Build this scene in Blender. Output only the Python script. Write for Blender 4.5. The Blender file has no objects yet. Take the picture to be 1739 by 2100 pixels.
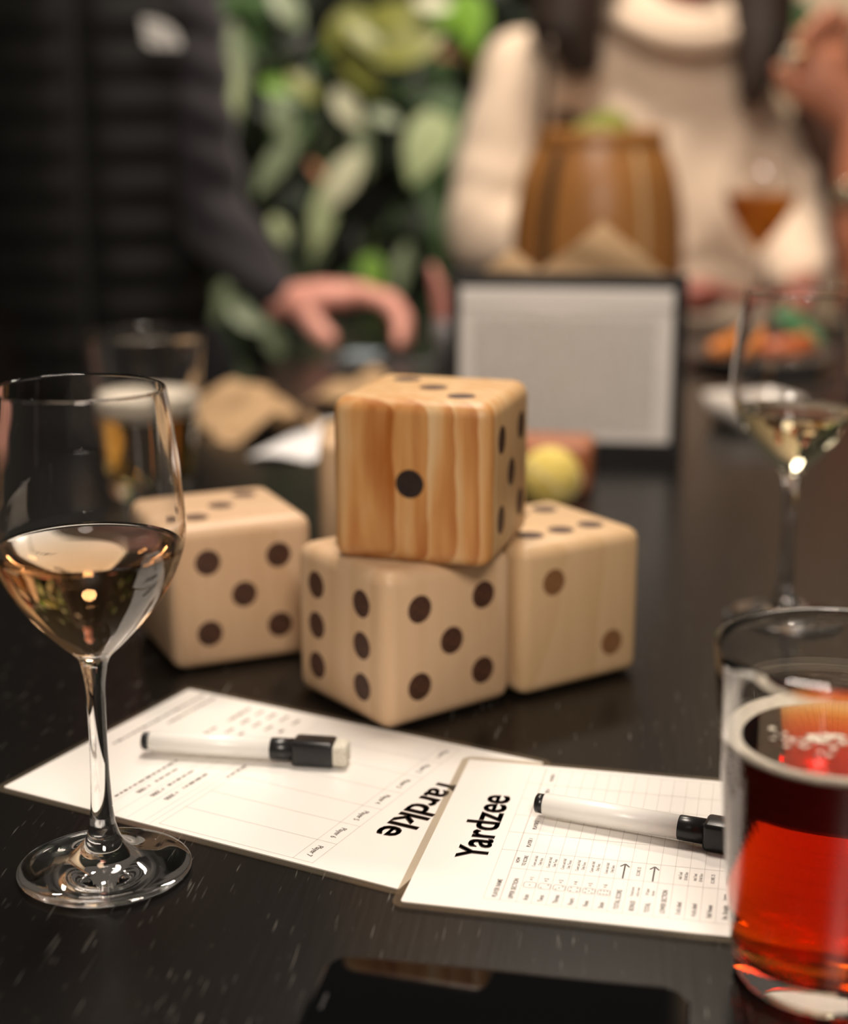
import bpy, bmesh, math, random
from mathutils import Vector, Matrix, noise as mnoise
random.seed(7)
sc = bpy.context.scene
C = sc.collection
R = math.radians

# ------------------------------------------------------------------ camera
F_PX, PITCH, CAM_H = 3231.0, 0.2502, 0.3266
cam_d = bpy.data.cameras.new('camera')
cam = bpy.data.objects.new('camera', cam_d); C.objects.link(cam)
cam.location = (0, 0, CAM_H)
cam.rotation_euler = (math.pi/2 - PITCH, 0, 0)
cam_d.sensor_fit = 'VERTICAL'
cam_d.lens = 50.0
cam_d.sensor_height = 50.0*2100/F_PX
cam_d.sensor_width = 50.0*1739/F_PX
cam_d.clip_start = 0.02
cam_d.dof.use_dof = True
cam_d.dof.focus_distance = 0.715
cam_d.dof.aperture_fstop = 50.0/16.5
sc.camera = cam

# ------------------------------------------------------------------ world, lights, exposure
world = bpy.data.worlds.new('world'); sc.world = world; world.use_nodes = True
wb = world.node_tree.nodes['Background']
wb.inputs[0].default_value = (1.0, 0.85, 0.70, 1); wb.inputs[1].default_value = 0.055

def area(name, loc, target, size, power, col, spread=180):
    l = bpy.data.lights.new(name, 'AREA'); l.shape = 'DISK'; l.size = size; l.energy = power; l.color = col
    l.spread = R(spread)
    o = bpy.data.objects.new(name, l); C.objects.link(o); o.location = loc
    o.rotation_euler = (Vector(target)-Vector(loc)).to_track_quat('-Z', 'Y').to_euler()
    return o
WARM = (1.0, 0.87, 0.745)
area('pendant_and_fill_light', (0.02, 1.12, 1.50), (0.0, 0.95, 0.0), 0.42, 12.5, WARM)
area('pendant_and_fill_light', (0.20, -0.75, 1.25), (0.03, 1.0, 0.05), 0.50, 15.0, WARM)  # front fill added behind the camera to brighten the dice faces, not a pendant
area('pendant_and_fill_light', (0.28, 2.36, 1.70), (0.40, 2.72, 0.2), 0.30, 15, (1.0, 0.86, 0.72))
area('plant_spotlight', (0.10, 2.45, 1.80), (0.0, 3.2, 0.1), 0.10, 3.0, (1.0, 0.92, 0.76))
area('plant_spotlight', (-1.0, 2.45, 1.80), (-0.9, 3.2, 0.1), 0.10, 2, (1.0, 0.92, 0.76))

vs = sc.view_settings
vs.view_transform = 'Standard'; vs.look = 'None'; vs.gamma = 1.0; vs.use_curve_mapping = False
vs.exposure = 0.78
cy = sc.cycles
cy.max_bounces = 24; cy.transmission_bounces = 20; cy.glossy_bounces = 8; cy.transparent_max_bounces = 16
cy.use_denoising = True
cy.sample_clamp_indirect = 8.0
cy.blur_glossy = 0.3

# ------------------------------------------------------------------ helpers
def at(u, v, y):
    """world point seen at photo pixel (u, v) in the vertical plane at distance y"""
    dx = (u-869.5)/F_PX; dv = (v-1050)/F_PX
    cp, sp = math.cos(PITCH), math.sin(PITCH)
    d = Vector((dx, cp - dv*sp, -sp - dv*cp))
    return Vector((0, 0, CAM_H)) + d*(y/d.y)

def tag(o, label, cat, group=None, kind=None):
    if label: o['label'] = label
    if cat: o['category'] = cat
    if group: o['group'] = group
    if kind: o['kind'] = kind
    return o
def thing(name, label, cat, loc=(0, 0, 0), rotz=0.0, group=None):
    o = bpy.data.objects.new(name, None); C.objects.link(o)
    o.location = loc; o.rotation_euler = (0, 0, rotz); o.empty_display_size = 0.02
    return tag(o, label, cat, group)
def obj(name, me, m=None, parent=None, smooth=False, loc=None, rot=None, label=None):
    if isinstance(me, bmesh.types.BMesh):
        bm = me; me = bpy.data.meshes.new(name); bm.normal_update(); bm.to_mesh(me); bm.free()
    o = bpy.data.objects.new(name, me); C.objects.link(o)
    if m is not None:
        me.materials.clear(); me.materials.append(m)
    if smooth:
        me.polygons.foreach_set('use_smooth', [True]*len(me.polygons))
    if parent: o.parent = parent
    if loc is not None: o.location = loc
    if rot is not None: o.rotation_euler = rot
    if label: o['label'] = label
    return o
def link_copy(src, parent, mat_local):
    c = src.copy(); C.objects.link(c); c.parent = parent; c.matrix_local = mat_local
    return c
def box(bm, x0, x1, y0, y1, z0, z1, M=None):
    vs_ = [bm.verts.new((x, y, z)) for z in (z0, z1) for y in (y0, y1) for x in (x0, x1)]
    for q in ((0, 2, 3, 1), (4, 5, 7, 6), (0, 1, 5, 4), (2, 6, 7, 3), (0, 4, 6, 2), (1, 3, 7, 5)):
        bm.faces.new([vs_[i] for i in q])
    if M is not None:
        for v in vs_: v.co = M @ v.co
    return vs_
def rbox(sx, sy, sz, r, seg=3):
    bm = bmesh.new(); box(bm, -sx/2, sx/2, -sy/2, sy/2, -sz/2, sz/2)
    bmesh.ops.bevel(bm, geom=list(bm.edges), offset=r, segments=seg, profile=0.5, affect='EDGES')
    return bm
def lathe(prof, n=64, bm=None, M=None):
    """surface of revolution from [(r, z)...]; r=0 ends are closed to a point"""
    bm = bm or bmesh.new(); rings = []
    for r, z in prof:
        if r < 1e-7:
            v = bm.verts.new((0, 0, z)); rings.append([v])
        else:
            rings.append([bm.verts.new((r*math.cos(2*math.pi*i/n), r*math.sin(2*math.pi*i/n), z)) for i in range(n)])
    for a, b in zip(rings, rings[1:]):
        for i in range(n):
            j = (i+1) % n
            if len(a) == 1 and len(b) == 1: continue
            if len(a) == 1: bm.faces.new((a[0], b[j], b[i]))
            elif len(b) == 1: bm.faces.new((a[i], a[j], b[0]))
            else: bm.faces.new((a[i], a[j], b[j], b[i]))
    if M is not None:
        for rg in rings:
            for v in rg: v.co = M @ v.co
    return bm
def curve_prof(pts, sub=6):
    """Catmull-Rom through (r, z) points"""
    out = []
    n = len(pts)
    for i in range(n-1):
        p0 = pts[max(i-1, 0)]; p1 = pts[i]; p2 = pts[i+1]; p3 = pts[min(i+2, n-1)]
        for k in range(sub):
            t = k/sub
            out.append(tuple(max(0.0, 0.5*(2*p1[a] + (p2[a]-p0[a])*t + (2*p0[a]-5*p1[a]+4*p2[a]-p3[a])*t*t + (3*p1[a]-p0[a]-3*p2[a]+p3[a])*t**3)) if a == 0 else
                             0.5*(2*p1[a] + (p2[a]-p0[a])*t + (2*p0[a]-5*p1[a]+4*p2[a]-p3[a])*t*t + (3*p1[a]-p0[a]-3*p2[a]+p3[a])*t**3) for a in (0, 1)))
    out.append(pts[-1])
    return out
def tube(bm, pts, radii, n=10, caps=True):
    pts = [Vector(p) for p in pts]; rings = []
    if not hasattr(radii, '__len__'): radii = [radii]*len(pts)
    up = Vector((0, 0, 1))
    for i, p in enumerate(pts):
        t = (pts[min(i+1, len(pts)-1)] - pts[max(i-1, 0)]).normalized()
        a = t.cross(up) if abs(t.dot(up)) < 0.95 else t.cross(Vector((1, 0, 0)))
        a.normalize(); b = a.cross(t)
        rings.append([bm.verts.new(p + radii[i]*(math.cos(2*math.pi*k/n)*a + math.sin(2*math.pi*k/n)*b)) for k in range(n)])
    for a, b in zip(rings, rings[1:]):
        for k in range(n):
            bm.faces.new((a[k], a[(k+1) % n], b[(k+1) % n], b[k]))
    if caps:
        bm.faces.new(rings[0][::-1]); bm.faces.new(rings[-1])
    return bm
def rrect(w, h, r, seg=6, cx=0, cy_=0):
    pts = []
    for (sx, sy, a0) in ((1, 1, 0), (-1, 1, 90), (-1, -1, 180), (1, -1, 270)):
        for k in range(seg+1):
            a = R(a0 + 90*k/seg)
            pts.append((cx + sx*(w/2-r) + r*math.cos(a), cy_ + sy*(h/2-r) + r*math.sin(a)))
    return pts
def prism(bm, pts, z0, z1):
    a = [bm.verts.new((x, y, z0)) for x, y in pts]; b = [bm.verts.new((x, y, z1)) for x, y in pts]
    n = len(pts)
    bm.faces.new(a[::-1]); bm.faces.new(b)
    for i in range(n): bm.faces.new((a[i], a[(i+1) % n], b[(i+1) % n], b[i]))
    return bm

TMP = bpy.data.scenes.new('scratch')
def bake(os_):
    for o in os_: TMP.collection.objects.link(o)
    vl = TMP.view_layers[0]; vl.update(); dg = vl.depsgraph
    out = [bpy.data.meshes.new_from_object(o.evaluated_get(dg)) for o in os_]
    for o in os_:
        d = o.data; isc = o.type == 'FONT'; bpy.data.objects.remove(o)
        (bpy.data.curves if isc else bpy.data.meshes).remove(d)
    return out
# organic bodies: hulls of sphere pairs fused by a voxel remesh into one continuous surface
def organic(name, chains, voxel, m, parent=None, smooth_it=8, label=None, disp=None):
    V, Fc = [], []
    def add_ball(c, r, n=9, m_=16):
        rv = Vector(r) if hasattr(r, '__len__') else Vector((r, r, r)); c = Vector(c); n0 = len(V)
        V.append(c+Vector((0, 0, rv.z)))
        for i_ in range(1, n):
            th = math.pi*i_/n
            for k in range(m_):
                ph = 2*math.pi*k/m_
                V.append(c+Vector((rv.x*math.sin(th)*math.cos(ph), rv.y*math.sin(th)*math.sin(ph), rv.z*math.cos(th))))
        V.append(c-Vector((0, 0, rv.z))); e_ = len(V)-1
        for k in range(m_):
            k2 = (k+1) % m_
            Fc.append([n0, n0+1+k, n0+1+k2]); Fc.append([e_, e_-m_+k2, e_-m_+k])
            for i_ in range(n-2):
                a_ = n0+1+i_*m_; Fc.append([a_+k, a_+m_+k, a_+m_+k2, a_+k2])
    for ch in chains:
        for c0, r0 in ch: add_ball(c0, r0)
        for (c0, r0), (c1, r1) in zip(ch, ch[1:]):
            ax = Vector(c1)-Vector(c0)
            if ax.length < 1e-5: continue
            ax.normalize(); u_ = ax.orthogonal().normalized(); w_ = ax.cross(u_); n0 = len(V); m_ = 18
            for c, r in ((c0, r0), (c1, r1)):
                rv = Vector(r) if hasattr(r, '__len__') else Vector((r, r, r))
                for k in range(m_):
                    d = u_*math.cos(2*math.pi*k/m_)+w_*math.sin(2*math.pi*k/m_)
                    q_ = Vector((d.x*rv.x, d.y*rv.y, d.z*rv.z)); V.append(Vector(c)+q_-ax*q_.dot(ax)*0.0)
            Fc.append([n0+k for k in range(m_)][::-1]); Fc.append([n0+m_+k for k in range(m_)])
            for k in range(m_):
                k2 = (k+1) % m_; Fc.append([n0+k, n0+k2, n0+m_+k2, n0+m_+k])
    me = bpy.data.meshes.new(name); me.from_pydata(V, [], Fc)
    tmp = bpy.data.objects.new('tmp', me)
    rm = tmp.modifiers.new('r', 'REMESH'); rm.mode = 'VOXEL'; rm.voxel_size = voxel
    if smooth_it:
        s = tmp.modifiers.new('s', 'SMOOTH'); s.factor = 0.5; s.iterations = smooth_it
    new = bake([tmp])[0]
    new.name = name
    if disp:
        nrm = [v.normal.copy() for v in new.vertices]; cos = [v.co.copy() for v in new.vertices]
        flat = []
        for c_, n_ in zip(cos, nrm): flat.extend(c_+n_*disp(c_))
        new.vertices.foreach_set('co', flat); new.update()
    return obj(name, new, m, parent, smooth=True, label=label)

# ------------------------------------------------------------------ materials
MATS = {}
def mat(name, col=(0.8, 0.8, 0.8), rough=0.5, metal=0.0, spec=0.5, coat=0.0, trans=0.0, ior=1.45, sheen=0.0, sss=0.0):
    if name in MATS: return MATS[name]
    m = bpy.data.materials.new(name); m.use_nodes = True
    b = m.node_tree.nodes['Principled BSDF']
    b.inputs['Base Color'].default_value = (*col, 1); b.inputs['Roughness'].default_value = rough
    b.inputs['Metallic'].default_value = metal; b.inputs['Specular IOR Level'].default_value = spec
    b.inputs['Coat Weight'].default_value = coat; b.inputs['Coat Roughness'].default_value = 0.08
    b.inputs['Transmission Weight'].default_value = trans; b.inputs['IOR'].default_value = ior
    b.inputs['Sheen Weight'].default_value = sheen
    if sss:
        b.inputs['Subsurface Weight'].default_value = sss; b.inputs['Subsurface Radius'].default_value = (0.01, 0.004, 0.002)
    MATS[name] = m
    return m
def nodes(m): return m.node_tree.nodes, m.node_tree.links, m.node_tree.nodes['Principled BSDF']
def N(m, t, **kw):
    n = m.node_tree.nodes.new(t)
    for k, v in kw.items():
        if k in n.inputs: n.inputs[k].default_value = v
        else: setattr(n, k, v)
    return n
def ramp(m, stops):
    r = N(m, 'ShaderNodeValToRGB'); e = r.color_ramp.elements
    while len(e) < len(stops): e.new(0.5)
    for el, (p, c) in zip(e, stops): el.position = p; el.color = (*c, 1)
    return r
def noisy(name, c0, c1, scale, rough=0.6, stretch=(1, 1, 1), bump=0.0, detail=3, **kw):
    """two-tone noise material in object coordinates"""
    if name in MATS: return MATS[name]
    m = mat(name, c0, rough, **kw); nt, L, b = nodes(m)
    tc = N(m, 'ShaderNodeTexCoord'); mp = N(m, 'ShaderNodeMapping'); mp.inputs['Scale'].default_value = stretch
    L.new(tc.outputs['Object'], mp.inputs[0])
    nz = N(m, 'ShaderNodeTexNoise', Scale=scale, Detail=detail); L.new(mp.outputs[0], nz.inputs['Vector'])
    r = ramp(m, [(0.32, c0), (0.68, c1)]); L.new(nz.outputs[0], r.inputs[0]); L.new(r.outputs[0], b.inputs['Base Color'])
    if bump:
        bp = N(m, 'ShaderNodeBump', Strength=bump, Distance=0.004); L.new(nz.outputs[0], bp.inputs['Height']); L.new(bp.outputs[0], b.inputs['Normal'])
    return m
def wood(name, light, mid, dark, axis_off, ring, contrast, seed, rot=(0, 0, 0), blotch=0.0):
    """planed pine: growth rings around a distant pith plus fine streaks along the grain (object z)"""
    m = mat(name, light, 0.42, spec=0.4); nt, L, b = nodes(m)
    tc = N(m, 'ShaderNodeTexCoord'); mp = N(m, 'ShaderNodeMapping')
    mp.inputs['Rotation'].default_value = rot; mp.inputs['Location'].default_value = axis_off
    L.new(tc.outputs['Object'], mp.inputs[0])
    nz0 = N(m, 'ShaderNodeTexNoise', Scale=14.0, Detail=2.0); L.new(tc.outputs['Object'], nz0.inputs['Vector'])
    sub = N(m, 'ShaderNodeVectorMath', operation='MULTIPLY_ADD'); sub.inputs[1].default_value = (0.012, 0.012, 0.0)
    L.new(nz0.outputs['Color'], sub.inputs[0]); L.new(mp.outputs[0], sub.inputs[2])
    wv = N(m, 'ShaderNodeTexWave', wave_type='RINGS', rings_direction='Z', wave_profile='SAW')
    wv.inputs['Scale'].default_value = ring; wv.inputs['Distortion'].default_value = 1.2; wv.inputs['Detail'].default_value = 2.0
    wv.inputs['Detail Scale'].default_value = 0.8
    L.new(sub.outputs[0], wv.inputs['Vector'])
    mp2 = N(m, 'ShaderNodeMapping'); mp2.inputs['Rotation'].default_value = rot; mp2.inputs['Scale'].default_value = (220, 220, 7)
    mp2.inputs['Location'].default_value = (seed*3.1, seed*1.7, seed)
    L.new(tc.outputs['Object'], mp2.inputs[0])
    nz = N(m, 'ShaderNodeTexNoise', Scale=1.0, Detail=3.0); L.new(mp2.outputs[0], nz.inputs['Vector'])
    mx = N(m, 'ShaderNodeMath', operation='MULTIPLY_ADD'); mx.inputs[1].default_value = 0.45
    L.new(nz.outputs[0], mx.inputs[0])
    mu = N(m, 'ShaderNodeMath', operation='MULTIPLY'); mu.inputs[1].default_value = contrast
    L.new(wv.outputs[0], mu.inputs[0]); L.new(mu.outputs[0], mx.inputs[2])
    if blotch:
        mp3 = N(m, 'ShaderNodeMapping'); mp3.inputs['Scale'].default_value = (75, 75, 9); mp3.inputs['Location'].default_value = (seed, 2*seed, seed)
        L.new(tc.outputs['Object'], mp3.inputs[0])
        nb = N(m, 'ShaderNodeTexNoise', Scale=1.0, Detail=3.0, Distortion=0.6); L.new(mp3.outputs[0], nb.inputs['Vector'])
        ms = N(m, 'ShaderNodeMath', operation='MULTIPLY_ADD'); ms.inputs[1].default_value = blotch*2; ms.inputs[2].default_value = -blotch
        L.new(nb.outputs[0], ms.inputs[0])
        m2 = N(m, 'ShaderNodeMath', operation='ADD'); L.new(mx.outputs[0], m2.inputs[0]); L.new(ms.outputs[0], m2.inputs[1])
        sp = N(m, 'ShaderNodeSeparateXYZ'); L.new(tc.outputs['Object'], sp.inputs[0])       # heartwood side of the block
        mr = N(m, 'ShaderNodeMapRange'); mr.inputs[1].default_value = -0.034; mr.inputs[2].default_value = -0.043; mr.inputs[3].default_value = 0.0; mr.inputs[4].default_value = 1.0
        L.new(sp.outputs['Y'], mr.inputs[0])
        k1 = N(m, 'ShaderNodeMath', operation='MULTIPLY_ADD'); k1.inputs[1].default_value = 0.40; k1.inputs[2].default_value = 0.60; L.new(mr.outputs[0], k1.inputs[0])
        k2 = N(m, 'ShaderNodeMath', operation='MULTIPLY'); L.new(m2.outputs[0], k2.inputs[0]); L.new(k1.outputs[0], k2.inputs[1])
        k3 = N(m, 'ShaderNodeMath', operation='MULTIPLY_ADD'); k3.inputs[1].default_value = 0.12; L.new(mr.outputs[0], k3.inputs[0]); L.new(k2.outputs[0], k3.inputs[2]); mx = k3
    r = ramp(m, [(0.15, light), (0.55, mid), (0.95, dark)])
    L.new(mx.outputs[0], r.inputs[0]); L.new(r.outputs[0], b.inputs['Base Color'])
    bp = N(m, 'ShaderNodeBump', Strength=0.06, Distance=0.001); L.new(nz.outputs[0], bp.inputs['Height']); L.new(bp.outputs[0], b.inputs['Normal'])
    return m
def liquid(name, sigma, ior=1.333):
    """clear drink: refracting surface, colour from absorption along the path (1/m)"""
    m = bpy.data.materials.new(name); m.use_nodes = True; MATS[name] = m
    nt, L = m.node_tree.nodes, m.node_tree.links
    nt.remove(nt['Principled BSDF'])
    g = N(m, 'ShaderNodeBsdfGlass', IOR=ior, Roughness=0.0); g.inputs[0].default_value = (1, 1, 1, 1)
    d = max(sigma)*1.02
    va = N(m, 'ShaderNodeVolumeAbsorption', Density=d); va.inputs[0].default_value = (*[1-s/d for s in sigma], 1)
    out = nt['Material Output']
    L.new(g.outputs[0], out.inputs['Surface']); L.new(va.outputs[0], out.inputs['Volume'])
    return m

M_glass = mat('clear_glass', (1, 1, 1), 0.0, trans=1.0, ior=1.5)
M_rose = liquid('rose_wine', (1.2, 8.0, 17.0))
M_white = liquid('white_wine', (0.6, 1.6, 7.0))
M_amber = liquid('amber_beer', (10.0, 60.0, 150.0))
M_lager = liquid('pale_beer', (3.0, 9.0, 34.0))
M_spritz = liquid('orange_drink', (0.1, 8.0, 40.0))
_t, _l = M_spritz.node_tree.nodes, M_spritz.node_tree.links     # slightly cloudy drink
_d = N(M_spritz, 'ShaderNodeBsdfTranslucent'); _d.inputs[0].default_value = (0.85, 0.36, 0.08, 1)
_d2 = N(M_spritz, 'ShaderNodeBsdfDiffuse'); _d2.inputs[0].default_value = (0.85, 0.36, 0.08, 1)
_m1 = N(M_spritz, 'ShaderNodeMixShader'); _m1.inputs[0].default_value = 0.5; _l.new(_d.outputs[0], _m1.inputs[1]); _l.new(_d2.outputs[0], _m1.inputs[2])
_m2 = N(M_spritz, 'ShaderNodeMixShader'); _m2.inputs[0].default_value = 0.55
_l.new(_t['Glass BSDF'].outputs[0], _m2.inputs[1]); _l.new(_m1.outputs[0], _m2.inputs[2]); _l.new(_m2.outputs[0], _t['Material Output'].inputs['Surface'])
M_foam = noisy('beer_foam', (0.68, 0.60, 0.48), (0.78, 0.71, 0.59), 400, rough=0.6, bump=0.2)
M_pip = noisy('burnt_pip', (0.030, 0.012, 0.007), (0.090, 0.036, 0.018), 60, rough=0.55, stretch=(6, 6, 1))
M_pip_l = noisy('faded_pip', (0.16, 0.075, 0.030), (0.24, 0.115, 0.045), 60, rough=0.55, stretch=(6, 6, 1))
M_pip_d = noisy('black_pip', (0.009, 0.005, 0.004), (0.030, 0.014, 0.009), 60, rough=0.5, stretch=(6, 6, 1))
M_black = mat('black_plastic', (0.012, 0.012, 0.013), 0.28)
M_whiteP = mat('white_plastic', (0.80, 0.78, 0.74), 0.3)
M_felt = noisy('eraser_felt', (0.55, 0.52, 0.44), (0.72, 0.68, 0.58), 500, rough=0.9)
M_ink = mat('black_ink', (0.035, 0.022, 0.020), 0.35)
M_ink2 = mat('grey_ink', (0.09, 0.07, 0.065), 0.4)
M_line = mat('grey_rule', (0.50, 0.46, 0.43), 0.4)
M_paper = mat('laminated_paper', (0.86, 0.83, 0.79), 0.35, coat=0.6)
M_kraft = noisy('kraft_paper', (0.42, 0.27, 0.14), (0.50, 0.33, 0.18), 40, rough=0.85)
M_napkin = mat('white_napkin_paper', (0.80, 0.78, 0.78), 0.85)
M_skin = noisy('warm_skin', (0.74, 0.33, 0.26), (0.80, 0.39, 0.31), 20, rough=0.5, sss=0.1)
M_skin2 = noisy('brown_skin', (0.30, 0.115, 0.065), (0.36, 0.145, 0.085), 20, rough=0.45, sss=0.05)
M_skin3 = noisy('tan_skin', (0.42, 0.155, 0.085), (0.50, 0.20, 0.115), 20, rough=0.45, sss=0.05)

# laminate film: mostly see-through, with a faint sheen
m = bpy.data.materials.new('laminate_film'); m.use_nodes = True
nt_, L_ = m.node_tree.nodes, m.node_tree.links; nt_.remove(nt_['Principled BSDF'])
tr = N(m, 'ShaderNodeBsdfTransparent'); tr.inputs[0].default_value = (0.90, 0.88, 0.84, 1)
df = N(m, 'ShaderNodeBsdfDiffuse'); df.inputs[0].default_value = (0.55, 0.47, 0.36, 1)
gl = N(m, 'ShaderNodeBsdfGlossy', Roughness=0.12); gl.inputs[0].default_value = (0.9, 0.9, 0.9, 1)
mx1 = N(m, 'ShaderNodeMixShader'); mx1.inputs[0].default_value = 0.05
mx2 = N(m, 'ShaderNodeMixShader'); mx2.inputs[0].default_value = 0.07
L_.new(tr.outputs[0], mx1.inputs[1]); L_.new(df.outputs[0], mx1.inputs[2])
L_.new(mx1.outputs[0], mx2.inputs[1]); L_.new(gl.outputs[0], mx2.inputs[2])
L_.new(mx2.outputs[0], nt_['Material Output'].inputs['Surface'])
M_film = m

# black-stained open-grain table wood
M_table = mat('black_stained_wood', (0.006, 0.005, 0.0045), 0.27, spec=0.24); m = M_table; nt_, L_, b_ = nodes(m)
tc = N(m, 'ShaderNodeTexCoord'); mp = N(m, 'ShaderNodeMapping'); mp.inputs['Scale'].default_value = (900, 42, 1)
L_.new(tc.outputs['Object'], mp.inputs[0])
nz = N(m, 'ShaderNodeTexNoise', Scale=1.0, Detail=1.5, Distortion=0.3); L_.new(mp.outputs[0], nz.inputs['Vector'])
mpb = N(m, 'ShaderNodeMapping'); mpb.inputs['Scale'].default_value = (26, 7, 1); L_.new(tc.outputs['Object'], mpb.inputs[0])
nzb = N(m, 'ShaderNodeTexNoise', Scale=1.0, Detail=2.0); L_.new(mpb.outputs[0], nzb.inputs['Vector'])
ad = N(m, 'ShaderNodeMath', operation='MULTIPLY_ADD'); ad.inputs[1].default_value = 0.22
L_.new(nzb.outputs[0], ad.inputs[0]); L_.new(nz.outputs[0], ad.inputs[2])
rp = ramp(m, [(0.0, (0.0035, 0.0031, 0.0027)), (0.79, (0.0050, 0.0045, 0.0040)), (0.87, (0.10, 0.095, 0.085))])
L_.new(ad.outputs[0], rp.inputs[0]); L_.new(rp.outputs[0], b_.inputs['Base Color'])
mpc = N(m, 'ShaderNodeMapping'); mpc.inputs['Scale'].default_value = (260, 14, 1); L_.new(tc.outputs['Object'], mpc.inputs[0])
nzc = N(m, 'ShaderNodeTexNoise', Scale=1.0, Detail=3.0); L_.new(mpc.outputs[0], nzc.inputs['Vector'])
bp = N(m, 'ShaderNodeBump', Strength=0.10, Distance=0.001); L_.new(nzc.outputs[0], bp.inputs['Height']); L_.new(bp.outputs[0], b_.inputs['Normal'])

# ------------------------------------------------------------------ the room
FLOOR_Z = -0.95
def struct(name, bm, m):
    o = obj(name, bm, m); o['kind'] = 'structure'; return o
bm = bmesh.new(); box(bm, -2.6, 2.8, -1.2, 3.6, FLOOR_Z-0.05, FLOOR_Z)
tag(struct('floor', bm, noisy('dark_floor', (0.020, 0.016, 0.013), (0.035, 0.027, 0.021), 3, rough=0.5)), 'dark floor under the table', None)
bm = bmesh.new(); box(bm, -2.6, 0.62, 3.45, 3.60, FLOOR_Z, 1.9)
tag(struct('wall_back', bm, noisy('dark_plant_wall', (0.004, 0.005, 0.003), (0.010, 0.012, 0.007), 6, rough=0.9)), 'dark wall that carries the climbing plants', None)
bm = bmesh.new(); box(bm, 0.62, 2.8, 3.35, 3.60, FLOOR_Z, 1.9)
tag(struct('wall_right', bm, noisy('cream_plaster', (0.62, 0.48, 0.33), (0.66, 0.52, 0.37), 5, rough=0.8)), 'cream plaster wall behind the people at right', None)

# ------------------------------------------------------------------ table
TROT = -math.atan2(0.11, 0.92)
T0 = Vector((-0.412, 0.357, 0.0))
table = thing('table', 'long black-stained wooden table that everything stands on', 'table', (T0.x, T0.y, FLOOR_Z), TROT)
TW, TL = 1.25, 2.26
bm = bmesh.new(); prism(bm, rrect(TW, TL, 0.02, 4, TW/2, TL/2), -FLOOR_Z-0.045, -FLOOR_Z)
es = [e for e in bm.edges if abs(e.verts[0].co.z-(-FLOOR_Z)) < 1e-5 and abs(e.verts[1].co.z-(-FLOOR_Z)) < 1e-5]
bmesh.ops.bevel(bm, geom=es, offset=0.003, segments=2, affect='EDGES')
obj('tabletop', bm, M_table, table)
for sx in (0.06, TW-0.06):
    for sy in (0.08, TL-0.08):
        bm = bmesh.new(); box(bm, sx-0.035, sx+0.035, sy-0.035, sy+0.035, 0, -FLOOR_Z-0.045); obj('leg', bm, M_table, table)
for sy in (0.08, TL-0.08):
    bm = bmesh.new(); box(bm, 0.095, TW-0.095, sy-0.012, sy+0.012, -FLOOR_Z-0.13, -FLOOR_Z-0.045); obj('rail', bm, M_table, table)

# ------------------------------------------------------------------ dice
S = 0.089
PIPS = {1: [(0, 0)], 2: [(-1, 1), (1, -1)], 3: [(-1, 1), (0, 0), (1, -1)], 4: [(-1, 1), (1, 1), (-1, -1), (1, -1)],
        5: [(-1, 1), (1, 1), (0, 0), (-1, -1), (1, -1)], 6: [(-1, 1), (-1, 0), (-1, -1), (1, 1), (1, 0), (1, -1)]}
FACES = {'F': ((1, 0, 0), (0, 0, 1), (0, -1, 0)), 'B': ((-1, 0, 0), (0, 0, 1), (0, 1, 0)), 'R': ((0, 1, 0), (0, 0, 1), (1, 0, 0)),
         'L': ((0, -1, 0), (0, 0, 1), (-1, 0, 0)), 'T': ((1, 0, 0), (0, 1, 0), (0, 0, 1)), 'U': ((1, 0, 0), (0, -1, 0), (0, 0, -1))}
pip_me = bpy.data.meshes.new('pip'); bm = lathe([(0.0078, -0.0006), (0.0078, 0.00012), (0.0070, 0.00022), (0, 0.00022)], 28); bm.to_mesh(pip_me); bm.free()
pip_meshes = {}
def pip_mesh(m):
    if m.name not in pip_meshes:
        c = pip_me.copy(); c.materials.append(m); pip_meshes[m.name] = c
    return pip_meshes[m.name]
def die(label, x, y, z, yaw, faces, wm, flip='', rot90='', pipm=None):
    t = thing('wooden_die', label, 'die', (x, y, z), yaw, 'large wooden dice')
    bm = rbox(S, S, S, 0.0085, 5)
    for v in bm.verts: v.co.z += S/2
    o = obj('die_body', bm, wm, t, smooth=True)
    q = 0.2475*S
    for f, n in faces.items():
        X, Y, Z = (Vector(a) for a in FACES[f])
        for (i, j) in PIPS[n]:
            if f in rot90: i, j = -j, i
            if f in flip: i = -i
            qi = q*(1.1 if n == 6 and f not in rot90 and False else 1)
            qj = q*(1.08 if n == 6 and f not in rot90 else 1)
            p = X*(i*qi) + Y*(j*qj) + Z*(S/2) + Vector((0, 0, S/2))
            M = Matrix((X, Y, Z)).transposed().to_4x4(); M.translation = p
            o = bpy.data.objects.new('pip', pip_mesh((pipm or {}).get(f, M_pip))); C.objects.link(o); o.parent = t; o.matrix_local = M
    return t
pine = ((0.62, 0.43, 0.27), (0.555, 0.365, 0.21), (0.42, 0.24, 0.11))
W_a = wood('pine_a', *pine, (0.02, 0.16, 0), 16, 0.30, 1)
W_c = wood('pine_c', (0.61, 0.42, 0.245), (0.545, 0.36, 0.19), (0.43, 0.25, 0.10), (0.06, 0.12, 0.02), 14, 0.28, 2, rot=(0.25, 0.2, 0))
W_d = wood('pine_d', (0.63, 0.44, 0.285), (0.56, 0.37, 0.22), (0.41, 0.23, 0.115), (0.0, 0.19, 0), 12, 0.30, 3)
W_e = wood('pine_e', *pine, (0.1, 0.1, 0), 14, 0.30, 4)
W_b = wood('pine_b', (0.62, 0.42, 0.22), (0.52, 0.255, 0.085), (0.33, 0.105, 0.020), (0.035, 0.115, 0), 34, 0.50, 5, blotch=0.55)
Z0 = 0.0003
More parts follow.
